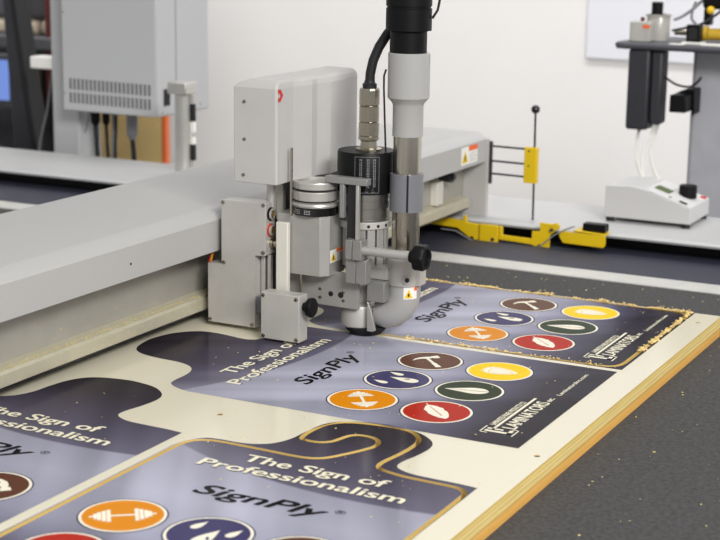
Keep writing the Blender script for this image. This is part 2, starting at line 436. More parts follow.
for k, o in IC.items():
    lay = [('halo', zset(fill([disc(.0322)]), Z1*1.4)), ('ic_cream', zset(fill([disc(.031)]), Z2)), (IC_MAT[k], zset(fill([disc(.0288)]), Z3))]
    for q, lp in enumerate(glyph_loops(k)): lay.append(('ic_cream', zset(fill([lp]), Z3 + .0001 + q*.00001)))
    if k == 'leaf': lay.append(('ic_green', zset(fill([rot([(-.0005, -.0165), (.0005, -.0165), (.0002, .017), (-.0002, .017)], math.radians(12))]), Z3 + .0002)))
    if k == 'drops': lay.append(('ic_blue', zset(fill([rot(drop(.0055, (0, 0), 0), .5, .6, (.0035, -.007))]), Z3 + .0002)))
    if k == 'shield': lay.append(('ic_yellow', zset(fill([rot([(0, .0105), (.0078, .0085), (.0084, .002), (.0066, -.005), (0, -.0145), (-.0066, -.005), (-.0084, .002), (-.0078, .0085)], 0), rot([(0, .0095), (.007, .0078), (.0076, .002), (.006, -.0046), (0, -.0132), (-.006, -.0046), (-.0076, .002), (-.007, .0078)], 0)]), Z3 + .0002)))
    if k == 'feather': lay.append(('ic_red', zset(fill([rot([(-.0004, -.012), (.0004, -.012), (.0003, .015), (-.0003, .015)], math.radians(-38) - .1)]), Z3 + .0002)))
    ART[k] = raw_mesh('round_icon', lay)
def sh(VF, k, y0):  # italic shear
    return [(v[0] + (v[1] - y0)*k, v[1], v[2]) for v in VF[0]], VF[1]
t1 = letters('The Sign of', .0110, .1350, .1390, .1550, .0006, 0)
t2 = letters('Professionalism', -.0150, .1610, .1160, .1315, .0006, 0)
HALO = lambda t: ('halo', zset(([(v[0] + .0008, v[1] - .0009, 0.0) for v in t[0]], t[1]), Z1*1.5))
ART['headline'] = raw_mesh('headline_lettering', [HALO(t1), HALO(t2), ('text_white', zset(t1, Z2)), ('text_white', zset(t2, Z2))])
ART['word'] = raw_mesh('product_lettering', [('text_black', zset(letters('SignPly', .0150, .1235, .0628, .0828, .0008, .22), Z2)), ('text_black', zset(letters('\u00ae', .1265, .1345, .0765, .0830, 0), Z2))])
def bx(x0, x1, y0, y1): return fill([[(x0, y0), (x1, y0), (x1, y1), (x0, y1)]])
lg = [('text_white', zset(bx(-.0125, .0790, -.1325, -.1300), Z2)),
      ('text_white', zset(letters('LAMINATED PANEL PRODUCTS CO.', -.0090, .0640, -.1290, -.1235, .0002), Z2)),
      ('text_white', zset(letters('LAMINATORS', -.0120, .0720, -.1480, -.1355, .0004), Z2)),
      ('text_white', zset(letters('INC.', .0755, .0865, -.1470, -.1425, .0003), Z2))]
for (x0, x1, y0, y1) in ((-.0305, -.0130, -.1240, -.1228), (-.0305, -.0290, -.1300, -.1228), (-.0305, -.0130, -.1525, -.1513), (-.0145, -.0130, -.1525, -.1460), (-.0265, -.0225, -.1490, -.1260), (-.0265, -.0165, -.1490, -.1455), (-.0200, -.0170, -.1400, -.1260), (-.0200, -.0130, -.1325, -.1302)):
    lg.append(('text_white', zset(bx(x0, x1, y0, y1), Z2 + .00002)))
ART['maker'] = raw_mesh('maker_logo', lg)
ART['web'] = raw_mesh('web_address', [('text_white', zset(letters('LaminatorsInc.com', .0970, .1720, -.1480, -.1435, .0002), Z2))])
ART_LAB = dict(headline='white two-line headline lettering', word='black italic product name lettering', maker='white maker logo', web='small white web address')

def put_art(parent):
    for k, o in IC.items():
        ob = bpy.data.objects.new('round_icon', ART[k]); COL.objects.link(ob); ob.parent = parent; ob.location = (o[0], o[1], 0)
        ob['label'] = IC_LAB[k]
    for k, n in (('headline', 'headline_lettering'), ('word', 'product_lettering'), ('maker', 'maker_logo'), ('web', 'web_address')):
        ob = bpy.data.objects.new(n, ART[k]); COL.objects.link(ob); ob.parent = parent; ob['label'] = ART_LAB[k]
def link_mesh(name, me, parent, loc=(0, 0, 0), rz=0.0):
    ob = bpy.data.objects.new(name, me); COL.objects.link(ob); ob.parent = parent; ob.location = loc; ob.rotation_euler = (0, 0, rz); return ob

T = 0.0220   # panel thickness; its top face is z = 0
S2 = ((0, 0, 0), PI/2); S1 = ((-.0008, .2590, 0), PI/2); S3 = ((-.0216, -.3273, 0), 0.0); S4 = ((-.2826, -.3273, 0), 0.0)
def to_world(lp, S): return rot(lp, S[1], 1.0, (S[0][0], S[0][1]))

def slab(loops, t=T):
    V, F = fill(loops, t/2)
    return [(v[0], v[1], v[2] - t/2) for v in V], F
def slab_mesh(name, loops, top):
    V, F = slab(loops)
    me = bpy.data.meshes.new(name); me.from_pydata([(v[0], v[1], v[2] + T) for v in V], [], F)   # origin on the underside
    me.materials.append(MATS[top]); me.materials.append(MATS['plywood_edge'])
    bm = bmesh.new(); bm.from_mesh(me)
    bmesh.ops.remove_doubles(bm, verts=bm.verts, dist=1e-6); bmesh.ops.recalc_face_normals(bm, faces=bm.faces)
    for f in bm.faces:
        f.normal_update(); f.material_index = 0 if f.normal.z > 0.5 else 1
    bm.to_mesh(me); bm.free()
    return me

# plywood panel on the bed
pan = thing('plywood_panel', (0, 0, -T), 'white faced plywood panel with printed hangers lying on the dark router bed', 'panel')
PX0, PX1, PY0, PY1 = -.385, .1973, -.62, .4570
outer = [(PX0, PY0), (PX1, PY0), (PX1, PY1), (PX0, PY1)]
def near_idx(p): return min(range(len(KERF_L)), key=lambda i: (KERF_L[i][0] - p[0])**2 + (KERF_L[i][1] - p[1])**2)
ka, kb_ = near_idx((.178, .1672)), near_idx((-.0512, .100))
STRIP = KERF_OUT[ka:kb_ + 1] + KERF_IN[ka:kb_ + 1][::-1]
HOLES = ((.1870, -.0640), (-.0859, -.0969), (.1822, .4185))
me = slab_mesh('board', [outer, to_world(STRIP, S1), to_world(KERF_OUT, S3)] + [[(hx + .0026*math.cos(t*PI/8), hy + .0026*math.sin(t*PI/8)) for t in range(16)] for hx, hy in HOLES], 'panel_white')
link_mesh('board', me, pan)
for hx, hy in HOLES: MB().m('slot_black').lathe(hx, hy, [(.0026, -.014), (.0026, -.0009)], 16).build('screw', pan)  # black plugs paint in the dark of the empty screw holes
# bleed print round the cut hanger
inkb = raw_mesh('print_border', [('printed_ink', zset(fill([sm_bleed(BLEED), KERF_OUT]), Z1))])
lab(link_mesh('print_border', inkb, pan, (S3[0][0], S3[0][1], T), S3[1]), 'dark printed border round the cut hanger')
ink1 = raw_mesh('printed_hanger', [('printed_ink', zset(fill([sm_bleed(BLEED), STRIP]), Z1))])
put_art(lab(link_mesh('printed_hanger', ink1, pan, (S1[0][0], S1[0][1], T), S1[1]), 'far printed hanger with a half routed gold groove round it'))
inkp = raw_mesh('printed_hanger', [('printed_ink', zset(fill([sm_bleed(BLEED_P)]), Z1))])
for S, l in ((S2, 'uncut printed hanger artwork lying under the router head'), (S4, 'uncut printed hanger artwork at the left beside the beam')):
    put_art(lab(link_mesh('printed_hanger', inkp, pan, (S[0][0], S[0][1], T), S[1]), l))
# the two hangers that are cut out
kin = fill([KERF_IN])
inkc = raw_mesh('printed_face', [('printed_ink', zset(kin, 0.0))])
cut_board = slab_mesh('core', [KERF_IN], 'panel_white')
h = thing('door_hanger_sign', (S3[0][0], S3[0][1], -T), 'near door hanger sign cut free from the panel along a gold groove round its hook', 'sign', None, S3[1])
link_mesh('core', cut_board, h)
put_art(link_mesh('printed_face', inkc, h, (0, 0, T + Z1)))

# ------------------------------------------------------------------ wood chips and dust
def chip(mb, x, y, z, s):
    a, b, c = [random.uniform(0, 2*PI) for _ in range(3)]
    R = Matrix.Rotation(a, 3, 'Z') @ Matrix.Rotation(random.uniform(-.7, .7), 3, 'X')
    w, h, t = s*random.uniform(.5, 1.2), s*random.uniform(.25, .6), s*random.uniform(.12, .3)
    v = [R @ Vector((i*w, j*h, k*t)) + Vector((x, y, z)) for k in (-.5, .5) for j in (-.5, .5) for i in (-.5, .5)]
    mb.add(v, [(0, 2, 3, 1), (4, 5, 7, 6), (0, 1, 5, 4), (2, 6, 7, 3), (0, 4, 6, 2), (1, 3, 7, 5)])
mb = MB().m('wood_chip')
def pile(fx, n, dens):
    for i in range(n):
        t = random.random()
        if random.random() > dens(t): continue
        x, y, w = fx(t); k = dens(t)
        chip(mb, x + random.gauss(0, w), y + random.gauss(0, w*.8), abs(random.gauss(0, .0017*k)) + .0004, random.uniform(.0012, .0034))
clump = lambda t: max(.06, .42 + .55*math.sin(t*47) * math.sin(t*19 + 1))
pile(lambda t: (-.17 + .335*t, .4535, .0016), 1150, clump)
pile(lambda t: (.1650, .275 + .18*t, .0014), 620, clump)
pile(lambda t: (-.06 + .12*t, .2065, .0014), 260, lambda t: max(0, math.sin(t*26))*.7)
pile(lambda t: (-.05 + .2*t, .2078, .0008), 160, lambda t: .6)
tag(mb.build('wood_chips', fix=False), 'golden wood chips piled along the freshly routed edges of the far hanger', 'wood chips', kind='stuff')
mb = MB().m('dust')
for i in range(150):  # loose specks on the printed panel
    x, y = random.uniform(-.30, .18), random.uniform(-.25, .44)
    if x < -.20 and y > -.02: continue
    chip(mb, x, y, .0007, random.uniform(.0006, .0018))
for i in range(60):
    chip(mb, random.uniform(-.10, -.02), random.uniform(-.17, -.06) if i % 2 else random.uniform(.0, .19), .0007, random.uniform(.0006, .0016))
tag(mb.build('panel_dust', fix=False), 'pale specks of dust scattered over the printed panel', 'wood dust', kind='stuff')
mb = MB().m('dust')
for i in range(160): chip(mb, random.uniform(.205, .5), random.uniform(-.35, .6), -.0212, random.uniform(.0007, .002))
for i in range(60): chip(mb, random.uniform(-.2, .4), random.uniform(.48, .63), -.0212, random.uniform(.001, .0025))
tag(mb.build('bed_dust', fix=False), 'pale wood specks scattered on the dark felt bed', 'wood dust', kind='stuff')

# ------------------------------------------------------------------ machine table
tb = thing('cutting_table', (-.2, .2, -.95), 'long router table with dark felt bed and white end rail', 'table')
MB().m('bed_felt').box(-1.9, 1.3, -.9, .648, -.060, -T).build('bed_mat', tb)
MB().m('strip_alu').box(-1.9, 1.3, .648, .690, -.060, -.0200).build('edge_strip', tb, .001)
MB().m('navy_panel').box(-1.9, 1.3, .690, .880, -.066, -.026).build('side_trough', tb)
MB().m('slot_black').box(-1.9, 1.3, .880, .895, -.2, -.007).build('rail_gap_shade', tb)  # black face stands in for the shadow gap below the rail
MB().m('rail_white').prism([(.836, 0), (.832, -.003), (.834, -.0065), (1.022, -.0065), (1.024, 0)], 'x', -1.9, 1.3).build('end_rail', tb, .0008)
MB().m('powder_grey').box(-1.8, 1.2, -.8, .88, -.80, -.066).build('frame', tb)
for x in (-1.7, 1.1):
    for y in (-.7, .8):
        MB().m('powder_grey').box(x - .05, x + .05, y - .05, y + .05, -.95, -.80).build('leg', tb)

# ------------------------------------------------------------------ gantry beam
def warning_label(parent, o, u, w, W, H, orange=True):
    """warning sticker: white field, yellow triangle at the left, orange strip over text lines at the right"""
    mb = MB().m('label_white').quad(o, u, w, 0, W, 0, H, .0003)
    tw = W*.42
    mb.m('label_yellow').poly(o, u, w, [(W*.04, H*.12), (tw, H*.12), ((W*.04 + tw)/2, H*.78)], .0005)
    mb.m('print_black').poly(o, u, w, [(W*.19, H*.22), (W*.27, H*.22), (W*.25, H*.36), (W*.29, H*.44), (W*.23, H*.58), (W*.20, H*.4)], .0007)
    if orange:
        mb.m('orange_label').quad(o, u, w, W*.45, W, H*.72, H, .0005)
        mb.m('label_grey')
        for k in range(5): mb.quad(o, u, w, W*.5, W*(.95 - .06*(k % 2)), H*(.12 + .115*k), H*(.12 + .115*k + .035), .0005)
    return lab(mb.build('warning_label', parent, recenter=True, fix=False), 'white and orange warning sticker with yellow triangle')
bm_ = thing('gantry_beam', (-.33, .15, -.003), 'long grey gantry beam spanning the table behind the router head', 'gantry beam')
BY0, BY1 = -1.0, .858
MB().m('powder_light').prism([(-.245, .0785), (-.245, .1105), (-.2475, .1135), (-.2605, .1195), (-.2640, .1200), (-.4180, .1200), (-.422, .116), (-.422, .02), (-.40, .02), (-.40, .0785)], 'y', BY0, BY1).build('cover', bm_, .0004)
MB().m('web_metal').prism([(-.279, .013), (-.279, .0785), (-.40, .0785), (-.40, .013)], 'y', BY0, BY1).build('web', bm_)
MB().m('lip_metal').prism([(-.2645, .0132), (-.2645, .0245), (-.2665, .0272), (-.2790, .0300), (-.2790, .0132)], 'y', BY0, BY1 - .012).build('lower_lip', bm_, .0004)
MB().m('dark_metal').prism([(-.2655, .0110), (-.2655, .0128), (-.30, .0128), (-.30, .0110)], 'y', BY0, BY1 - .012).build('lip_shadow_strip', bm_)  # dark strip draws the shadow line under the lip
MB().m('powder_grey').prism([(-.2445, .0), (-.2445, .1100), (-.2600, .1192), (-.420, .1192), (-.420, .0)], 'y', BY1 + .001, BY1 + .010).build('end_plate', bm_, .0005)
MB().m('dark_metal').cyl((-.279, .78, .066), (-.262, .78, .066), .008).cyl((-.262, .78, .066), (-.258, .78, .066), .004).build('buffer', bm_)
MB().m('cream_plate').box(-.279, -.268, .745, .765, .030, .062).build('stop_block', bm_, .001)
warning_label(bm_, (-.245, .7685, .0835), (0, 1, 0), (0, 0, 1), .056, .0245)
mb = MB().m('dark_metal')
mb.lathe(.002, .0935, [(.0012, -.2452), (.0012, -.2446)], 12, 'x'); mb.build('screw', bm_)
MB().m('dark_metal').lathe(-.33, .80, [(.003, .1195), (.003, .1215)], 12).build('screw', bm_)
mb = MB().m('dust')
for i in range(900):
    y = random.uniform(-.45, .19); chip(mb, -.2668 - abs(random.gauss(0, .003)), y, .0283 + random.uniform(-.0006, .0006), random.uniform(.0006, .0016))
for i in range(500):
    y = random.uniform(-.45, .19); chip(mb, -.2643, y, random.uniform(.0145, .0265), random.uniform(.0004, .0011))
for i in range(120):
    chip(mb, -.2788, random.uniform(-.45, .19), .031 + abs(random.gauss(0, .012)), random.uniform(.0004, .0012))
tag(mb.build('beam_dust', fix=False), 'golden wood dust lying along the lower lip of the gantry beam', 'wood dust', kind='stuff')

# ------------------------------------------------------------------ router head
RH = thing('router_head', (-.15, .19, .003), 'grey router head with motor housing, spindle and steel dust pipe on the gantry beam', 'router head')
def screw(parent, p, ax, r=.0022, m='nickel'):
    x, y, z = p; mb = MB().m(m)
    if ax == 'y':
        mb.lathe(x, z, [(r*.6, y - .0010), (r, y - .0006), (r, y + .0006)], 14, 'y')
        mb.m('print_black').lathe(x, z, [(r*.35, y - .0011), (r*.35, y - .0009)], 6, 'y')
    else:
        mb.lathe(y, z, [(r, x - .0006), (r, x + .0006), (r*.6, x + .0010)], 14, 'x')
    return mb.build('screw', parent)
MB().m('dark_metal').box(-.2435, -.214, .172, .290, .016, .118).box(-.214, -.186, .200, .290, .040, .118).box(-.205, -.168, .215, .295, .100, .200).build('carriage_plate', RH, .001)
# motor housing with faceted side
mo_pts = [(-.2135, .1340), (-.1665, .1340), (-.1650, .1360), (-.1650, .1660), (-.1575, .1910), (-.1610, .2080), (-.1550, .2260), (-.1570, .2510), (-.1640, .2910), (-.1655, .3040), (-.1715, .3100), (-.2135, .3100)]
def inset(pts, d):
    cx = sum(p[0] for p in pts)/len(pts); cy = sum(p[1] for p in pts)/len(pts)
    hx, hy = max(abs(p[0] - cx) for p in pts), .086
    return [(cx + (p[0] - cx)*(1 - d/.0245), cy0 + (p[1] - cy0)*(1 - d/hy)) for p in pts]
cy0 = .220
v = []; n = len(mo_pts); rings = [(0, .1555), (0, .2490), (.0025, .2535), (.0075, .2565)]
for d, z in rings: v += [(p[0], p[1], z) for p in inset(mo_pts, d)]
fs = [tuple(range(n))] + [tuple(range((len(rings) - 1)*n, len(rings)*n))]
for k in range(len(rings) - 1): fs += [(k*n + i, k*n + (i + 1) % n, (k + 1)*n + (i + 1) % n, (k + 1)*n + i) for i in range(n)]
mh = MB().m('powder_grey').add(v, fs).build('motor_housing', RH, .0007, sharp=8)
for q in ((-.2012, .1338, .2352), (-.2012, .1338, .1985), (-.2024, .1338, .1632)): screw(mh, q, 'y', .0018)
MB().m('red').poly((-.1648, .1362, .2365), (0, 1, 0), (0, 0, 1), [(0, 0), (.0048, 0), (.0098, .0060), (.0048, .0120), (0, .0120), (0, .0082), (.0028, .0082), (.0044, .0060), (.0028, .0038), (0, .0038)], .0002).build('emblem', mh, fix=False)
# connector plate, one L-shaped cover
cp = MB().m('anodised').prism([(-.2372, .1328), (-.1858, .1340), (-.1858, .0805), (-.1980, .0795), (-.1980, .0050), (-.2535, .0050), (-.2535, .0665), (-.2372, .0672)], 'y', .148, .1675).build('connector_plate', RH, .0005)
for q in ((-.2350, .1478, .1305), (-.1880, .1478, .1318), (-.1882, .1478, .0838), (-.2341, .1478, .0690), (-.2507, .1478, .0080), (-.2012, .1478, .0078)): screw(cp, q, 'y', .0021)
for z, ring in ((.1217, 'black_plastic'), (.1054, 'connector_red')):
    c = MB().m(ring).lathe(.1579, z, [(.0068, -.186), (.0068, -.1846), (.0058, -.1840)], 24, 'x')
    c.m('aluminium').lathe(.1579, z, [(.0056, -.186), (.0056, -.1828), (.0042, -.1822), (.0040, -.1850)], 24, 'x')
    c.m('gold_pin').lathe(.1579, z, [(.0026, -.186), (.0026, -.1824)], 16, 'x')
    lab(c.build('socket', cp), 'round socket with %s collar and gold centre' % ('black' if ring == 'black_plastic' else 'red'))
c = MB().m('nickel').lathe(.1605, .0916, [(.0052, -.186), (.0052, -.1825), (.0038, -.1822), (.0038, -.1800), (.0046, -.1795), (.0046, -.1750), (.0034, -.1746)], 20, 'x')
c.m('print_black').lathe(.1605, .0916, [(.0030, -.176), (.0030, -.1744)], 16, 'x')
lab(c.build('coaxial_socket', cp), 'small nickel threaded socket')
# slide rails under the plate and the probe block
sl = MB().m('aluminium').box(-.1968, -.1925, .1585, .1640, .006, .0795).box(-.1895, -.1860, .1585, .1640, .006, .0795)
sl.m('dark_metal').box(-.1985, -.1845, .1650, .1690, .005, .0795)
sl.build('slide_rail', RH, .0003)
MB().m('plastic_mid').box(-.1975, -.1850, .1500, .1580, .0200, .0380).build('slide_block', RH, .0005)
pb = MB().m('anodised_light').box(-.1773, -.1340, .1250, .1420, .0030, .0500).build('probe_block', RH, .0006)
for q in ((-.1745, .1248, .0472), (-.1372, .1248, .0468), (-.1743, .1248, .0062), (-.1370, .1248, .0060)): screw(pb, q, 'y', .0020)
MB().m('black_plastic').lathe(.1345, .0380, [(.0042, -.1342), (.0042, -.1315), (.0068, -.1300), (.0092, -.1285), (.0098, -.1260), (.0098, -.1240), (.0080, -.1225), (.0040, -.1220)], 28, 'x').build('knob', pb)
MB().m('cream_plate').box(-.1750, -.1615, .1500, .1560, .0290, .1162).build('sensor_cover', RH, .001)
MB().m('cream_plate').box(-.1965, -.1890, .1880, .1980, .1100, .1560).build('bracket_plate', RH, .0006)
MB().m('aluminium').cyl((-.1887, .165, .120), (-.1887, .165, .1560), .0048).build('guide_rod', RH)
MB().m('steel').cyl((-.1585, .1520, .1235), (-.1585, .1520, .1910), .0014, None, 12).build('guide_rod', RH)
MB().m('steel').cyl((-.1572, .1700, .0380), (-.1572, .1700, .0650), .0014, None, 12).build('guide_rod', RH)
MB().m('dark_metal').box(-.1860, -.1700, .1900, .2120, .0450, .1540).build('tool_back', RH)
# tool module with knurled cap
tm = MB().m('tool_grey').prism([(-.1780, .1580), (-.1299, .1580), (-.1225, .1654), (-.1225, .1965), (-.1250, .1985), (-.1780, .1985)], 'z', .0637, .1242).build('tool_module', RH, .0005)
warning_label(tm, (-.1225, .1655, .0768), (0, 1, 0), (0, 0, 1), .0305, .0128)
tc_ = (-.1436, .1750)
MB().m('black_gloss').lathe(tc_[0], tc_[1], [(.0226, 0.1242), (.0226, 0.1321)], 48).build('scale_band', tm)
mbk = MB().m('label_grey')
for k in range(9):
    th = math.radians(-128 + k*6.0)
    if k in (4, 5): continue
    for z, hh in ((0.1261, .0007), (0.1278, .0007), (0.1294, .0007)):
        q = [(tc_[0] + .0228*math.cos(t), tc_[1] + .0228*math.sin(t)) for t in (th, th + .075)]
        mbk.add([(q[0][0], q[0][1], z), (q[1][0], q[1][1], z), (q[1][0], q[1][1], z + hh), (q[0][0], q[0][1], z + hh)], [(0, 1, 2, 3)])
mbk.build('scale_marks', tm, fix=False)
MB().m('aluminium').lathe(tc_[0], tc_[1], [(.0205, 0.1321), (.0228, 0.1324), (.0234, 0.1341), (.0228, 0.1361), (.0200, 0.1371), (.0198, 0.1386), (.0222, 0.1390), (.0224, 0.1398), (.0224, 0.1471), (.0220, 0.1478), (.0190, 0.1480), (.0188, 0.1498), (.0220, 0.1501), (.0224, 0.1508), (.0224, 0.1561), (.0220, 0.1571), (.0192, 0.1573), (.0186, 0.1566), (.0184, 0.1534), (.0150, 0.1528), (.0148, 0.1556), (.0002, 0.1556)], 56).build('cap', tm, sharp=14)
MB().m('slot_black').lathe(tc_[0], tc_[1], [(.0197, .1481), (.0197, .1497)], 48).lathe(tc_[0], tc_[1], [(.0206, .1374), (.0206, .1386)], 48).build('groove_shade', tm)  # black bands set in the cap grooves as their painted shade
# front plate with holes
gp = MB().m('tool_grey').prism([(-.1825, .0660), (-.0966, .0660), (-.0966, .0301), (-.1395, .0308), (-.1825, .0349)], 'y', .1775, .1820).build('front_plate', RH, .0004)
for x, z, r in ((-.1271, .0431, .0027), (-.1158, .0431, .0031)):
    MB().m('slot_black').lathe(x, z, [(r, .1773), (r, .1778)], 20, 'y').build('hole', gp)
for x, z in ((-.1391, .0472), (-.1390, .0385), (-.1126, .0465), (-.1125, .0379)): screw(gp, (x, .1775, z), 'y', .0018)
# spindle
SX, SY = -.1040, .2060
sp_ = MB().m('black_plastic').lathe(SX, SY, [(.0280, .1458), (.0287, .1463), (.0287, .1850), (.0278, .1868), (.0002, .1868)], 56).build('spindle_body', RH)
MB().m('brushed_steel').lathe(SX, SY, [(.0258, .1180), (.0258, .1200), (.0252, .1202), (.0252, .1210), (.0258, .1212), (.0258, .1300), (.0253, .1303), (.0253, .1312), (.0258, .1315), (.0258, .1385), (.0254, .1388), (.0254, .1396), (.0258, .1398), (.0258, .1459)], 56).build('spindle_collar', RH)
nr = MB().m('anodised_light').lathe(SX, SY, [(.0250, .1105), (.0262, .1110), (.0262, .1170), (.0255, .1180)], 48)
nr.build('clamp_nut', RH)
for k in range(5):
    a = math.radians(-100 + k*22)
    MB().m('slot_black').cyl((SX + .0262*math.cos(a), SY + .0262*math.sin(a), .1140), (SX + .0265*math.cos(a), SY + .0265*math.sin(a), .1140), .0016, None, 12).build('hole', RH)
cl = MB().m('tool_grey')
for k in range(6):
    a0 = math.radians(-130 + k*24)
    p = [(SX + r*math.cos(a), SY + r*math.sin(a)) for r, a in ((.0180, a0), (.0245, a0), (.0245, a0 + .33), (.0180, a0 + .33))]
    cl.prism(p, 'z', .0720, .1105)
cl.lathe(SX, SY, [(.0185, .0600), (.0185, .1105)], 36)
cl.build('collet_housing', RH, .0004)
# printed panel on the black body
def cyl_pt(r, th, z): return (SX + r*math.cos(th), SY + r*math.sin(th), z)
TH0 = math.radians(-63)
mat('dim_print', rgb(120, 120, 122), 0.6)
pr = MB().m('dim_print')
def cpatch(t0, t1, z0, z1, r=.02885, n=4):
    for i in range(n):
        a, b = t0 + (t1 - t0)*i/n, t0 + (t1 - t0)*(i + 1)/n
        pr.add([cyl_pt(r, a, z0), cyl_pt(r, b, z0), cyl_pt(r, b, z1), cyl_pt(r, a, z1)], [(0, 1, 2, 3)])
tA, tB = TH0 - .40, TH0 + .46
cpatch(tA, tB, .1832, .1836, n=8); cpatch(tA, tB, .1478, .1482, n=8); cpatch(tA, tA + .014, .1478, .1836, n=1); cpatch(tB - .014, tB, .1478, .1836, n=1)
for q, tt in enumerate((tA + .17, tA + .42, tA + .64)):
    z = .1815
    while z > .1545:
        ln = random.uniform(.0012, .0026)
        for w in range(2): cpatch(tt + w*.055, tt + w*.055 + .03, z - ln, z, n=1)
        z -= ln + random.uniform(.0005, .0009)
for tt in (tA + .42, tA + .64):
    zc = .1505
    for (p, q) in (((-.055, -.0016), (.055, -.0016)), ((.055, -.0016), (0, .0022)), ((0, .0022), (-.055, -.0016))):
        a = Vector(p); b = Vector(q)
        for i in range(3):
            u, w = a.lerp(b, i/3), a.lerp(b, (i + 1)/3)
            pr.add([cyl_pt(.02885, tt + u.x, zc + u.y - .0002), cyl_pt(.02885, tt + w.x, zc + w.y - .0002), cyl_pt(.02885, tt + w.x, zc + w.y + .0002), cyl_pt(.02885, tt + u.x, zc + u.y + .0002)], [(0, 1, 2, 3)])
lab(pr.build('printed_panel', sp_, fix=False), 'grey outlined warning panel with two small triangles')
CX, CY = -.1015, .2060
MB().m('nickel').lathe(CX, CY, [(.0135, .1868), (.0135, .1885), (.0085, .1892), (.0080, .1960), (.0095, .1968), (.0104, .1975), (.0104, .2005), (.0098, .2010), (.0102, .2016), (.0102, .2142), (.0092, .2150), (.0098, .2156), (.0098, .2300), (.0090, .2304), (.0094, .2310), (.0100, .2318), (.0100, .2460), (.0092, .2480), (.0060, .2486)], 12).build('cable_connector', RH, sharp=20)
# hexagon sides come from the 12-sided profile; black gland and power cable
MB().m('black_rubber').lathe(CX, CY, [(.0070, .2482), (.0072, .2520), (.0056, .2530), (.0048, .2560)], 24).tube([(CX, CY, .2500), (CX + .0005, CY, .262), (CX + .003, CY + .001, .275), (CX + .008, CY + .003, .288), (CX + .015, CY + .007, .301), (CX + .024, CY + .014, .314), (CX + .034, CY + .022, .330), (CX + .042, CY + .030, .350)], .0048, 18).build('power_cable', RH)
# dust pipe
DX, DY = -.0592, .2060
dp = MB().m('steel').lathe(DX, DY, [(.0138, .0840), (.0138, .2060)], 48).build('dust_pipe', RH)
MB().m('plastic_grey').lathe(DX, DY, [(.0150, .2040), (.0150, .2340), (.0160, .2365), (.0204, .2415), (.0204, .2842), (.0198, .2848), (.0180, .2848)], 48).build('pipe_sleeve', dp)
MB().m('black_plastic').lathe(DX - .0012, DY, [(.0180, .2800), (.0180, .3050), (.0195, .3060), (.0222, .3062), (.0222, .3270), (.0212, .3275), (.0212, .3290), (.0222, .3295), (.0222, .3900), (.0200, .3920)], 48).build('hose_cuff', dp)
k_ = MB().m('plastic_mid')
for a0, a1 in ((-58, 112), (125, 295)):
    pts = [(DX + .0166*math.cos(math.radians(a0 + (a1 - a0)*i/16)), DY + .0166*math.sin(math.radians(a0 + (a1 - a0)*i/16))) for i in range(17)]
    pts += [(DX + .0140*math.cos(math.radians(a1 - (a1 - a0)*i/16)), DY + .0140*math.sin(math.radians(a1 - (a1 - a0)*i/16))) for i in range(17)]
    k_.prism(pts, 'z', .1300, .1672)
k_.m('slot_black').lathe(DX, DY, [(.0150, .1305), (.0150, .1668)], 40)
k_.build('pipe_clamp', RH, .0003)
MB().m('black_rubber').tube([(-.0790, .196, .268), (-.0815, .197, .262), (-.0825, .199, .250), (-.0827, .201, .235), (-.0826, .203, .212), (-.0822, .205, .186)], .0010, 8).build('sensor_wire', RH)
MB().m('black_rubber').tube([(-.0375, .2100, .318), (-.0330, .212, .326), (-.0310, .216, .345)], .0012, 8).build('sensor_wire', RH)
# arm, post and clamp rod
ar = MB().m('holder_grey').prism([(-.1280, .1640), (-.0815, .1640), (-.0815, .1730), (-.1280, .1740)], 'z', .1578, .1645)
ar.box(-.1120, -.1070, .1650, .1700, .1240, .1578)
ar.build('upper_arm', RH, .0006)
MB().m('aluminium').box(-.0937, -.0905, .1640, .1685, .1040, .1578).build('post', RH, .0004)
MB().m('dark_metal').box(-.1060, -.0950, .1700, .1760, .1040, .1578).build('post_back', RH, .0004)
bl = MB().m('holder_grey').box(-.1025, -.0955, .1600, .1740, .0845, .1040).box(-.0948, -.0852, .1600, .1740, .0845, .1040).build('clamp_block', RH, .0006)
MB().m('holder_grey').box(-.1040, -.0930, .1640, .1760, .0600, .0842).box(-.0925, -.0815, .1640, .1760, .0600, .0842).build('holder_block', RH, .0006)
MB().m('aluminium').cyl((-.0880, .1665, .0937), (-.0300, .1665, .0937), .0046).build('clamp_rod', RH)
kb = MB().m('black_plastic')
v = []; fs = []; seg = 72; prof = [(.0062, -.0345), (.0062, -.0305), (.0118, -.0292), (.0126, -.0275), (.0126, -.0190), (.0116, -.0178), (.0085, -.0176), (.0078, -.0200), (.0002, -.0205)]
for r, h in prof:
    for i in range(seg):
        a = 2*PI*i/seg; rr = r*(1 + (.06*math.cos(6*a) if r > .009 else 0))
        v.append((h, .1665 + rr*math.cos(a), .0937 + rr*math.sin(a)))
for k in range(len(prof) - 1): fs += [(k*seg + i, k*seg + (i + 1) % seg, (k + 1)*seg + (i + 1) % seg, (k + 1)*seg + i) for i in range(seg)]
fs.append(tuple(range(seg))); fs.append(tuple(range((len(prof) - 1)*seg, len(prof)*seg)))
kb.add(v, fs).build('clamp_knob', RH, sharp=40)
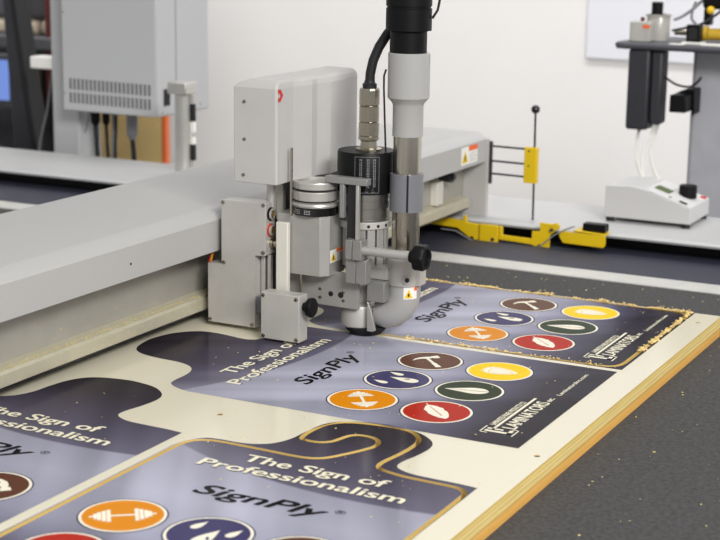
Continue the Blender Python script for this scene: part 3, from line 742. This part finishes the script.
# dust shoe
ds = MB().m('anodised').lathe(DX, DY, [(.0138, .0560), (.0176, .0560), (.0176, .0830), (.0138, .0838)], 44)
ds.box(-.0930, -.0700, .1890, .2090, .0610, .0740).box(-.0440, -.0385, .1980, .2120, .0570, .0820)
ds.build('shoe_clamp', RH, .0005)
MB().m('anodised').cyl((-.0500, .1905, .0640), (-.0482, .1880, .0640), .0036).m('slot_black').cyl((-.0484, .1883, .0640), (-.0480, .1877, .0640), .0024).build('shoe_bolt', RH)
el_path = [(DX, DY, .0560), (DX, DY, .0440), (DX - .0015, DY, .0380), (DX - .0055, DY - .0005, .0315), (DX - .0115, DY - .001, .0265), (DX - .0190, DY - .001, .0240), (DX - .0270, DY - .001, .0230)]
el = MB().m('plastic_grey').tube(el_path, [.0162, .0162, .0163, .0165, .0164, .0158, .0140], 36).build('dust_elbow', RH)
mbl = MB()
def elp(th, z): return (DX + .0165*math.cos(th), DY + .0165*math.sin(th), z)
for (t0, t1, z0, z1, mn, r) in ((-1.18, -.30, .0435, .0555, 'label_white', 0),):
    mbl.m(mn)
    for i in range(6):
        a, b = t0 + (t1 - t0)*i/6, t0 + (t1 - t0)*(i + 1)/6
        mbl.add([elp(a, z0), elp(b, z0), elp(b, z1), elp(a, z1)], [(0, 1, 2, 3)])
def elq(th, z, e): return (DX + (.0165 + e)*math.cos(th), DY + (.0165 + e)*math.sin(th), z)
mbl.m('label_yellow').add([elq(-1.12, .0447, .0002), elq(-.88, .0447, .0004), elq(-.62, .0447, .0002), elq(-.86, .0535, .0004)], [(0, 1, 3), (1, 2, 3)])
mbl.m('print_black').add([elq(-.91, .0462, .0006), elq(-.83, .0462, .0006), elq(-.81, .0490, .0006), elq(-.92, .0495, .0006)], [(0, 1, 2, 3)])
mbl.m('orange_label').add([elq(-.51, .0520, .0003), elq(-.30, .0520, .0003), elq(-.30, .0555, .0003), elq(-.51, .0555, .0003)], [(0, 1, 2, 3)])
lab(mbl.build('warning_label', el, fix=False), 'small white sticker with yellow warning triangle')
MB().m('anodised').lathe(SX - .0030, SY - .002, [(.0120, .0760), (.0120, .0340), (.0150, .0330), (.0195, .0310), (.0205, .0290), (.0205, .0100), (.0195, .0085)], 44).build('nozzle', RH)
MB().m('aluminium').prism([(-.0885, .0085), (-.0820, .0085), (-.0795, .0100), (-.0845, .0300), (-.0885, .0400)], 'y', .1820, .1850).build('nozzle_bracket', RH, .0004)
MB().m('holder_grey').box(-.0880, -.0690, .1800, .1940, .0400, .0605).build('nozzle_mount', RH, .0006)
MB().m('brush_black').lathe(SX + .0030, SY - .001, [(.0165, .0008), (.0185, .0030), (.0222, .0078), (.0222, .0092), (.0100, .0094)], 48).build('brush', RH)
mb = MB().m('wire_orange').tube([(-.2560, .158, .066), (-.2535, .157, .074), (-.250, .158, .082)], .0012, 8)
mb.m('wire_red').tube([(-.2590, .158, .062), (-.2560, .158, .072), (-.2525, .160, .082)], .0012, 8)
mb.build('wire', RH)

# ------------------------------------------------------------------ safety brackets and trip lever on the end rail
tl = thing('trip_lever', (-.20, .868, .0), 'black rod lever with ball top and yellow block beside the beam end', 'lever')
MB().m('dark_metal').box(-.2420, -.2375, .8670, .8720, .0460, .1060).build('mounting_bar', tl, .0005)
for z in (.0995, .0785, .0605): MB().m('dark_metal').cyl((-.2380, .8690, z), (-.1860, .8690, z - .0005), .0015, None, 12).build('rod', tl)
yb = MB().m('yellow_paint').box(-.1880, -.1695, .8650, .8740, .0520, .1020).build('block', tl, .0008)
for z in (.097, .076): MB().m('dark_metal').lathe(-.181, z, [(.0014, .8646), (.0014, .8652)], 12, 'y').build('screw', yb)
MB().m('dark_metal').cyl((-.1735, .8700, .0), (-.1755, .8700, .1500), .0015, None, 12).build('long_rod', tl)
MB().m('black_gloss').sphere((-.1756, .8700, .1550), .0062).build('ball_knob', tl)
for ch in tl.children: ch.location.x -= .0035
yA = thing('safety_bracket', (-.20, .80, -.02), 'long yellow folded bracket running under the beam end along the rail', 'bracket')
br = MB().m('yellow_paint')
br.prism([(-.340, .0050), (-.262, -.0010), (-.262, .0060), (-.2560, .0060), (-.2560, -.0030), (-.2350, -.0040), (-.2350, -.0270), (-.2480, -.0265), (-.2700, -.0125), (-.340, -.0095)], 'y', .8200, .8235)
br.box(-.2350, -.2075, .8170, .8205, -.0265, -.0025)
br.prism([(-.2075, -.0035), (-.2020, -.0040), (-.2020, -.0155), (-.1590, -.0165), (-.1590, -.0060), (-.1475, -.0050), (-.1475, .0075), (-.1270, .0070), (-.1270, -.0040), (-.1330, -.0090), (-.1330, -.0275), (-.1520, -.0270), (-.1600, -.0245), (-.2075, -.0225)], 'y', .8200, .8235)
br.build('bracket_plate', yA, .0008)
for q in ((-.246, -.0235), (-.215, -.0225), (-.146, -.0245), (-.1290, -.0005)):
    MB().m('nickel').lathe(q[0], q[1], [(.0026, .8160), (.0026, .8175)], 14, 'y').build('bolt', yA)
MB().m('yellow_paint').cyl((-.1245, .8180, .004), (-.1245, .8240, .004), .0048).build('pivot', yA)
MB().m('cable_grey').tube([(-.292, .8150, -.015), (-.27, .8150, -.0155), (-.249, .8145, -.0250), (-.235, .8135, -.030), (-.215, .8145, -.0262), (-.19, .8140, -.0290), (-.16, .8140, -.0300), (-.147, .8145, -.0270), (-.137, .8150, -.0180), (-.125, .8150, -.0070), (-.110, .8170, .0020), (-.098, .8210, .0070)], .0010, 8).build('cable', yA)
yB = thing('safety_bracket', (-.085, .80, -.02), 'short yellow bracket with black switch on the rail left of the control box', 'bracket')
MB().m('yellow_paint').prism([(-.1190, -.0010), (-.0535, -.0015), (-.0535, -.0150), (-.0560, -.0180), (-.1130, -.0170), (-.1190, -.0080)], 'y', .8180, .8215).prism([(-.098, .0005), (-.0535, -.0015), (-.0535, -.0001), (-.098, .0025)], 'y', .818, .846).build('bracket_plate', yB, .0008)
MB().m('black_plastic').box(-.0880, -.0560, .8240, .8400, .0015, .0120).build('switch', yB, .001)

# ------------------------------------------------------------------ control box at the right
cb = thing('control_box', (-.02, .95, 0), 'white wedge shaped control box with dial on the end rail', 'control box')
body = MB().m('ctrl_white').prism([(-.0890, .0060), (-.0890, .0500), (-.0520, .0520), (-.0380, .0500), (.0330, .0280), (.0330, .0060)], 'y', .9180, 1.0150).build('case', cb, .001)
MB().m('ctrl_top').add([(-.0330, .9190, .0492), (.0325, .9190, .0287), (.0325, 1.0140, .0287), (-.0330, 1.0140, .0492)], [(0, 1, 2, 3)]).build('face_panel', cb)
def wedge_z(x): return .0500 + (x + .0380)/(.0710)*(-.0220)
def on_wedge(mb, x0, x1, y0, y1, e=.0006):
    mb.add([(x0, y0, wedge_z(x0) + e), (x1, y0, wedge_z(x1) + e), (x1, y1, wedge_z(x1) + e), (x0, y1, wedge_z(x0) + e)], [(0, 1, 2, 3)]); return mb
on_wedge(MB().m('slot_black'), -.0300, -.0050, .9440, .9780).build('screen_bezel', cb)
on_wedge(MB().m('lcd'), -.0285, -.0065, .9470, .9740, .0010).build('screen', cb)
on_wedge(MB().m('black_plastic'), .0130, .0240, .9270, .9360, .0012).build('switch', cb)
MB().m('lcd').lathe(-.001, .933, [(.0024, wedge_z(-.001)), (.0024, wedge_z(-.001) + .0015)], 14).build('button', cb)
MB().m('black_plastic').lathe(.0120, .9760, [(.0125, wedge_z(.012) - .001), (.0125, wedge_z(.012) + .0150), (.0115, wedge_z(.012) + .0165), (.0002, wedge_z(.012) + .0166)], 28).build('dial', cb)
MB().m('red').box(.0225, .0305, .9990, 1.0060, .0280, .0325).build('rocker_switch', cb, .0008)
for x, y in ((-.082, .924), (.026, .924), (-.082, 1.008), (.026, 1.008)):
    MB().m('black_rubber').lathe(x, y, [(.006, 0), (.006, .0062)], 16).build('foot', cb)
def ctube(name, pts, r, m, parent, seg=10):
    return MB().m(m).tube(catmull_open(pts, 6), r, seg).build(name, parent)
FZ = -.95
ct = thing('cable', (-.06, 1.0, .05), 'straight pale cable hanging from the dark column to the control box, leftmost of three', 'cable', 'cables above the control box')
ctube('sheath', [(-.1380, 1.225, .094), (-.1350, 1.205, .083), (-.1000, 1.090, .066), (-.0700, 1.020, .053), (-.0625, 1.0100, .046)], .0024, 'cable_white', ct)
ct = thing('cable', (-.05, 1.0, .05), 'pale cable curving left from the dark column to the control box, middle of three', 'cable', 'cables above the control box')
ctube('sheath', [(-.1120, 1.228, .103), (-.1120, 1.215, .098), (-.0950, 1.110, .075), (-.0680, 1.022, .053), (-.0550, 1.0100, .044)], .0022, 'cable_white', ct)
ct = thing('cable', (-.04, 1.0, .05), 'pale cable bending right from the dark column to the control box, rightmost of three', 'cable', 'cables above the control box')
ctube('sheath', [(-.1075, 1.228, .103), (-.1070, 1.212, .095), (-.0850, 1.110, .073), (-.0500, 1.022, .056), (-.0345, 1.0100, .044)], .0022, 'cable_white', ct)

# ------------------------------------------------------------------ instrument stand at the far right
st = thing('instrument_stand', (.05, 1.33, FZ), 'dark shelf on a grey column with a dark tube hanging below at the right', 'stand')
sh_ = MB().m('shelf_dark')
sh_.prism([(-.1830, 1.2180), (-.1770, 1.2020), (-.162, 1.1990), (.35, 1.1990), (.35, 1.370), (-.150, 1.370), (-.170, 1.362)], 'z', .2165, .2265)
sh_.build('shelf', st, .004)
MB().m('post_dark').box(-.1570, -.1225, 1.205, 1.245, .0920, .2170).box(-.1223, -.1035, 1.212, 1.245, .1010, .2170).build('hanging_tube', st, .004)
MB().m('column_grey').box(-.0750, .10, 1.275, 1.36, FZ, .2170).build('column', st, .008)
sb = thing('sensor_box', (-.06, 1.24, .12), 'small black box fixed to the grey column beside the dark tube', 'box')
MB().m('black_plastic').box(-.0880, -.0620, 1.205, 1.2745, .1230, .1500).build('case', sb, .002)
MB().m('black_plastic').prism([(-.0880, .1500), (-.0720, .1570), (-.0580, .1570), (-.0580, .1180), (-.0620, .1180), (-.0620, .1500)], 'y', 1.2400, 1.2745).build('bracket', sb, .001)
ctube('cable', [(-.1030, 1.225, .175), (-.089, 1.23, .165), (-.078, 1.24, .1605), (-.068, 1.25, .160), (-.061, 1.262, .166), (-.059, 1.2730, .172)], .0018, 'black_rubber', sb)
jar = thing('clear_box', (-.15, 1.24, .2265), 'square clear plastic box with a small orange label on the dark shelf', 'box')
MB().m('clear_plastic').box(-.1635, -.1310, 1.225, 1.255, .2266, .2580).build('body', jar, .002)
MB().m('orange_label').box(-.1425, -.1310, 1.2243, 1.2250, .2480, .2530).build('label_sticker', jar)
MB().m('red_brown').box(-.1500, -.1450, 1.236, 1.243, .2580, .2640).build('button', jar, .0008)
jar = thing('clear_jar', (-.122, 1.28, .2265), 'round clear jar with black cap behind the square box on the shelf', 'jar')
MB().m('clear_plastic').lathe(-.1340, 1.280, [(.0185, .2266), (.0185, .2620), (.0160, .2670)], 32).build('body', jar)
MB().m('black_plastic').lathe(-.1370, 1.280, [(.0090, .2670), (.0090, .2850), (.0082, .2860)], 24).build('cap', jar)
MB().m('clear_plastic').lathe(-.1340, 1.280, [(.0205, .2640), (.0205, .2670)], 32).build('rim', jar)
bb = thing('black_block', (-.062, 1.24, .2265), 'black square block in front of the yellow tool on the shelf', 'block')
MB().m('black_plastic').box(-.0740, -.0530, 1.228, 1.246, .2300, .2560).m('slot_black').box(-.070, -.057, 1.2275, 1.228, .234, .252).build('body', bb, .001)
MB().m('label_white').box(-.0790, -.0480, 1.222, 1.250, .2266, .2300).build('base', bb, .0005)
yt = thing('yellow_tool', (-.04, 1.30, .2265), 'yellow hand tool lying behind the black block on the shelf', 'tool')
MB().m('yellow_tool').cyl((-.0840, 1.285, .2400), (-.0550, 1.285, .2400), .0115).build('head', yt, .001)
MB().m('yellow_tool').cyl((-.0550, 1.285, .2390), (.05, 1.30, .2400), .0090, .0110).build('handle', yt)
MB().m('nickel').cyl((-.1080, 1.285, .2400), (-.0842, 1.285, .2400), .0045).build('shaft', yt)
tr_ = thing('white_tray', (.0, 1.22, .2265), 'flat white tray at the front edge of the dark shelf', 'tray')
MB().m('label_white').box(-.0460, .12, 1.206, 1.224, .2266, .2295).build('tray', tr_, .0008)
tr_ = thing('white_card', (-.08, 1.21, .2265), 'small white card lying on the front edge of the dark shelf', 'card')
MB().m('label_white').box(-.0930, -.0720, 1.204, 1.219, .2266, .2277).build('card', tr_)
ar_ = thing('inspection_instrument', (.0, 1.33, .2265), 'black instrument head with yellow knob hanging over the shelf at the top right', 'instrument')
MB().m('black_plastic').box(-.0650, .08, 1.275, 1.325, .2780, .335).build('head', ar_, .006)
MB().m('black_plastic').box(-.066, -.054, 1.29, 1.31, .2520, .279).build('nose', ar_, .003)
MB().m('label_yellow').sphere((-.0500, 1.272, .2770), .0062).build('knob', ar_)
MB().m('ctrl_white').cyl((.04, 1.32, .2266), (.04, 1.32, .2790), .0200).build('post', ar_)
ctube('cable', [(-.106, 1.27, .2600), (-.095, 1.28, .266), (-.080, 1.285, .278), (-.068, 1.29, .290), (-.050, 1.30, .296)], .0026, 'cable_grey', ar_)
ctube('cable', [(-.105, 1.26, .2440), (-.080, 1.25, .250), (-.058, 1.245, .256), (-.040, 1.25, .268), (-.020, 1.255, .285)], .0020, 'black_rubber', ar_)
ctube('cable', [(-.079, 1.29, .2880), (-.082, 1.285, .275), (-.081, 1.28, .262), (-.073, 1.275, .255)], .0022, 'cable_grey', ar_)

# ------------------------------------------------------------------ control cabinet on its post at the left
cab = thing('control_cabinet', (-1.16, 1.13, FZ), 'pale grey electrical cabinet with two rows of vent slots on a post', 'cabinet')
KX0, KX1, KY0, KY1, KZ0, KZ1 = -1.1270, -.9295, 1.050, 1.213, .0715, .52
case = MB().m('cabinet_grey').box(KX0, KX1, KY0, KY1, KZ0, KZ1).build('case', cab, .003)
mb = MB().m('vent_dark')
for r, (z0, z1) in enumerate(((.0860, .1040), (.1095, .1285))):
    for k in range(20):
        x = -1.1118 + k*.00868
        mb.box(x, x + .0046, KY0 - .0005, KY0 + .0005, z0 - .0001*k, z1 - .0001*k)
mb.build('vent_slots', case)
MB().m('vent_dark').box(KX1 - .0004, KX1 + .0004, 1.1085, 1.1100, KZ0, KZ1).build('seam', case)
MB().m('slot_black').box(KX1 - .0005, KX1 + .0006, 1.0700, 1.0900, .0890, .1180).build('socket', case, .0004)
for p in ((-1.1220, .1020), (-1.1220, .2420)): MB().m('vent_dark').lathe(p[0], p[1], [(.0016, KY0 - .0008), (.0016, KY0)], 12, 'y').build('screw', case)
for p in ((1.0640, .0800), (1.1850, .0830)): MB().m('nickel').lathe(p[0], p[1], [(.0022, KX1), (.0016, KX1 + .0010)], 12, 'x').build('screw', case)
MB().m('cabinet_grey').box(-1.1900, -1.1300, 1.100, 1.165, FZ, .52).build('post', cab, .004)
MB().m('label_white').box(-1.2420, -1.1895, 1.105, 1.140, .1340, .1560).build('side_arm', cab, .003)
MB().m('cabinet_grey').box(-1.1302, -1.1265, 1.105, 1.160, .20, .30).build('bracket', cab)
for nm, x, plug, L in (('thick black', -1.1060, (.0085, 'black_plastic'), .032), ('thin black', -1.0830, (.0070, 'black_plastic'), .030), ('twin grey', -1.0640, (.0075, 'cable_grey'), .012), ('grey plug', -1.0270, (.0100, 'cable_grey'), .052)):
    c = thing('power_cord', (x, 1.115, KZ0), {'thick black': 'thick black plug and cord hanging under the vented cabinet, nearest its post', 'thin black': 'second black plug from the post hanging under the vented cabinet', 'twin grey': 'short grey connector with two thin cords under the vented cabinet', 'grey plug': 'long grey plug with black cord hanging under the right end of the cabinet'}[nm], 'cord', 'cords under the cabinet')
    MB().m(plug[1]).lathe(x, 1.115, [(plug[0]*.55, KZ0 - L), (plug[0], KZ0 - L*.8), (plug[0], KZ0)], 18).build('plug', c)
    if nm == 'twin grey':
        ctube('cord', [(x - .003, 1.115, KZ0 - .010), (x - .004, 1.115, .03), (x - .006, 1.115, -.03), (x - .008, 1.12, -.25)], .0026, 'cable_grey', c)
        ctube('cord', [(x + .003, 1.115, KZ0 - .010), (x + .002, 1.115, .03), (x, 1.115, -.03), (x + .002, 1.12, -.25)], .0026, 'black_rubber', c)
    else:
        ctube('cord', [(x, 1.115, KZ0 - L*.9), (x + .002, 1.115, .0), (x + .004, 1.115, -.04), (x + .008, 1.12, -.25)], .0045 if nm != 'thin black' else .0032, 'black_rubber', c)
c = thing('thin_wire', (-1.13, 1.115, KZ0), 'thin dark wire curving from the cabinet underside towards its post', 'wire')
ctube('sheath', [(-1.118, 1.115, KZ0), (-1.124, 1.115, .04), (-1.1335, 1.115, .018), (-1.137, 1.12, .010)], .0008, 'black_rubber', c, 6)

# steel guide post on the rail behind the beam
mp_ = thing('steel_post', (-.804, .94, 0), 'round steel post with square cap standing on the end rail', 'post')
MB().m('aluminium').lathe(-.8040, .940, [(.0135, 0), (.0135, .1330)], 28).build('tube', mp_)
MB().m('aluminium').box(-.8225, -.7870, .9220, .9580, .1310, .1500).build('cap', mp_, .002)
for z0, z1, mn in ((.0250, .0500, 'slot_black'), (.0880, .1150, 'slot_black'), (.0510, .0620, 'label_white'), (.0700, .0860, 'label_white'), (.0150, .0240, 'anodised'), (.1160, .1300, 'anodised')):
    MB().m(mn).box(-.7900, -.7830, .9380, .9450, z0, z1).build('switch_strip', mp_, .0005)

# ------------------------------------------------------------------ things standing behind the table
cd = thing('cardboard_sheet', (-1.28, 1.5, FZ), 'tan cardboard sheet with orange edge standing behind the cabinet post', 'cardboard')
MB().m('cardboard').box(-1.470, -1.2230, 1.497, 1.507, FZ, .200).build('sheet', cd)
MB().m('orange_edge').box(-1.2226, -1.2130, 1.495, 1.509, FZ, .200).build('edge_strip', cd)
hs = thing('corrugated_hose', (-1.23, 1.15, FZ), 'black corrugated hose rising beside the cabinet post', 'hose')
path = catmull_open([(-1.222, 1.177, .150), (-1.232, 1.177, .10), (-1.244, 1.177, .04), (-1.258, 1.177, -.05), (-1.262, 1.177, -.4), (-1.262, 1.177, FZ)], 40)
MB().m('black_rubber').tube(path, [.0150 + .0018*((i % 2)) for i in range(len(path))], 18).build('hose', hs)
ctube('spiral_edge', [(-1.2290, 1.159, .150), (-1.2460, 1.159, .06), (-1.2640, 1.159, .0), (-1.2740, 1.159, -.05)], .0020, 'cable_grey', hs)
pl = thing('black_strut', (-1.28, 1.2, FZ), 'wide black slanted strut crossing the far left corner', 'strut')
MB().m('post_dark').prism([(-1.396, .45), (-1.384, .45), (-1.3170, -.026), (-1.190, FZ), (-1.300, FZ), (-1.3655, -.031)], 'y', 1.205, 1.235).build('leg', pl, .003)
MB().m('black_rubber').prism([(-1.390, .45), (-1.378, .45), (-1.3068, -.026), (-1.168, FZ), (-1.180, FZ), (-1.3230, -.027)], 'y', 1.200, 1.240).build('edge', pl, .002)
# shelving with stock at the back left
rk = thing('storage_rack', (-1.95, 2.05, FZ), 'dark storage rack with red upright at the back left', 'rack')
for x in (-2.42, -1.922): MB().m('red_brown').box(x - .014, x + .014, 1.90, 1.93, FZ, .60).build('upright', rk)
MB().m('red_brown').box(-1.830, -1.805, 1.90, 1.93, FZ, .60).build('upright', rk)
for z in (.083, -.21, -.55): MB().m('slate').box(-2.44, -1.80, 1.89, 2.30, z, z + .030).build('shelf_board', rk, .003)
MB().m('shelf_dark').box(-2.44, -1.80, 2.30, 2.315, FZ, .60).build('back_panel', rk)
for x0, x1, z0, z1, mn, l in ((-2.02, -1.885, .1135, .150, 'cream_stuff', 'cream folded stack on the rack shelf, wider one at left'), (-1.880, -1.815, .1135, .152, 'cream_stuff', 'cream folded stack on the rack shelf beside the cabinet edge'), (-2.07, -1.815, .158, .30, 'slate', 'grey bundle lying on top of the cream stacks on the rack')):
    o = MB().m(mn).box(x0, x1, 1.94, 2.15, z0 - (.006 if mn == 'slate' else 0), z1).build('folded_stack' if mn != 'slate' else 'grey_bundle', None, .012)
    tag(o, l, 'stack' if mn != 'slate' else 'bundle', 'cream stacks on the rack' if mn != 'slate' else None)
for x0, x1, z1, mn, l in ((-1.925, -1.885, .02, 'tan', 'narrow tan box on the lower rack shelf'), (-1.880, -1.850, .03, 'slot_black', 'black box on the lower rack shelf'), (-1.846, -1.812, -.02, 'slate', 'grey box on the lower rack shelf beside the black box')):
    o = MB().m(mn).box(x0, x1, 1.94, 2.12, -.180, z1).build('storage_box', None, .004); tag(o, l, 'box')
bt = thing('blue_bottle', (-1.868, 1.965, .03), 'small blue and white bottle standing on the black box in the dark rack', 'bottle')
MB().m('screen_blue').lathe(-1.868, 1.965, [(.0085, .0302), (.0090, .0340), (.0090, .0560), (.0050, .0620)], 18).build('body', bt)
MB().m('label_white').lathe(-1.868, 1.965, [(.0048, .0620), (.0048, .0740)], 14).build('cap', bt)
mo = thing('monitor', (-1.93, 1.78, -.1), 'blue lit monitor at the far left edge', 'monitor')
MB().m('shelf_dark').box(-2.15, -1.845, 1.790, 1.815, -.050, .078).build('housing', mo, .003)
MON = bpy.data.materials.new('monitor_glow'); MON.use_nodes = True
_b = MON.node_tree.nodes['Principled BSDF']; _b.inputs['Base Color'].default_value = rgb(60, 80, 130); _b.inputs['Emission Color'].default_value = rgb(120, 150, 225); _b.inputs['Emission Strength'].default_value = 0.8
MATS['monitor_glow'] = MON
MB().m('monitor_glow').box(-2.14, -1.855, 1.7885, 1.790, -.030, .065).build('screen', mo)
MB().m('shelf_dark').box(-2.02, -1.98, 1.800, 1.83, FZ, -.050).box(-2.12, -1.88, 1.74, 1.865, FZ, FZ + .02).build('stand', mo, .002)

# ------------------------------------------------------------------ room
def struct(name, mb): o = mb.build(name); o['kind'] = 'structure'; return o
struct('floor', MB().m('floor_vinyl').box(-4.5, 3.5, -3.5, 2.58, FZ - .05, FZ))
struct('wall_back', MB().m('wall_paint').box(-4.5, 3.5, 2.50, 2.58, FZ, 1.9))
struct('wall_left', MB().m('wall_paint').box(-4.58, -4.5, -3.5, 2.58, FZ, 1.9))
wb = thing('whiteboard', (.3, 2.48, .08), 'large white board on the back wall behind the instrument stand', 'board')
MB().m('board_white').box(-.672, 1.6, 2.493, 2.4999, .082, 1.3).build('panel', wb, .002)

# ------------------------------------------------------------------ lamps, added lights, sky, camera
def area(name, loc, sx, sy, power, target, col=(1, .985, .96)):
    l = bpy.data.lights.new(name, 'AREA'); l.shape = 'RECTANGLE'; l.size = sx; l.size_y = sy; l.energy = power; l.color = col
    o = bpy.data.objects.new(name, l); COL.objects.link(o); o.location = loc
    o.rotation_euler = (Vector(target) - Vector(loc)).to_track_quat('-Z', 'Y').to_euler(); return o
area('ceiling_lamp', (.2, -.6, 1.85), 1.6, .5, 1.5, (.0, -.3, 0))
area('ceiling_lamp', (-.9, .7, 1.85), 1.6, .5, 1.5, (-.7, .7, 0))
area('ceiling_lamp', (.9, .9, 1.85), 1.6, .5, 1.5, (.7, .9, 0))
area('wall_fill', (-.7, 1.55, 2.9), 5.0, .4, 47, (-.7, 2.52, .1), (1, .985, .97))  # added fill that brightens the back wall, no fixture there
area('front_key', (2.6, -2.2, 2.05), 1.7, .8, 150, (-.2, .3, .1), (1, .985, .965))  # added key light for the front and right faces, not a window
bpy.data.lights['wall_fill'].spread = math.radians(95)
w = bpy.data.worlds.new('World'); SC.world = w; w.use_nodes = True
w.node_tree.nodes['Background'].inputs['Color'].default_value = (.985, .99, 1, 1)
w.node_tree.nodes['Background'].inputs['Strength'].default_value = .50

F_PX, YAW, PITCH, ROLL = 1590.695, .4708236, .2203332, .0145893
CAM = Vector((.6012766, -1.1897701, .4147747))
cy, sy = math.cos(YAW), math.sin(YAW)
fw = Vector((-sy*math.cos(PITCH), cy*math.cos(PITCH), -math.sin(PITCH)))
rt = Vector((cy, sy, 0)); up = rt.cross(fw)
r2 = rt*math.cos(ROLL) + up*math.sin(ROLL); u2 = up*math.cos(ROLL) - rt*math.sin(ROLL)
cam = bpy.data.cameras.new('camera'); cam.sensor_width = 36; cam.lens = 36*F_PX/720
cam.clip_start = .05; cam.clip_end = 50
co = bpy.data.objects.new('camera', cam); COL.objects.link(co)
co.matrix_world = Matrix(((r2.x, u2.x, -fw.x, CAM.x), (r2.y, u2.y, -fw.y, CAM.y), (r2.z, u2.z, -fw.z, CAM.z), (0, 0, 0, 1)))
cam.dof.use_dof = True; cam.dof.focus_distance = 1.47; cam.dof.aperture_fstop = 12.0
SC.camera = co
SC.view_settings.view_transform = 'Standard'; SC.view_settings.look = 'None'
SC.view_settings.exposure = 0.0; SC.view_settings.gamma = 1.0
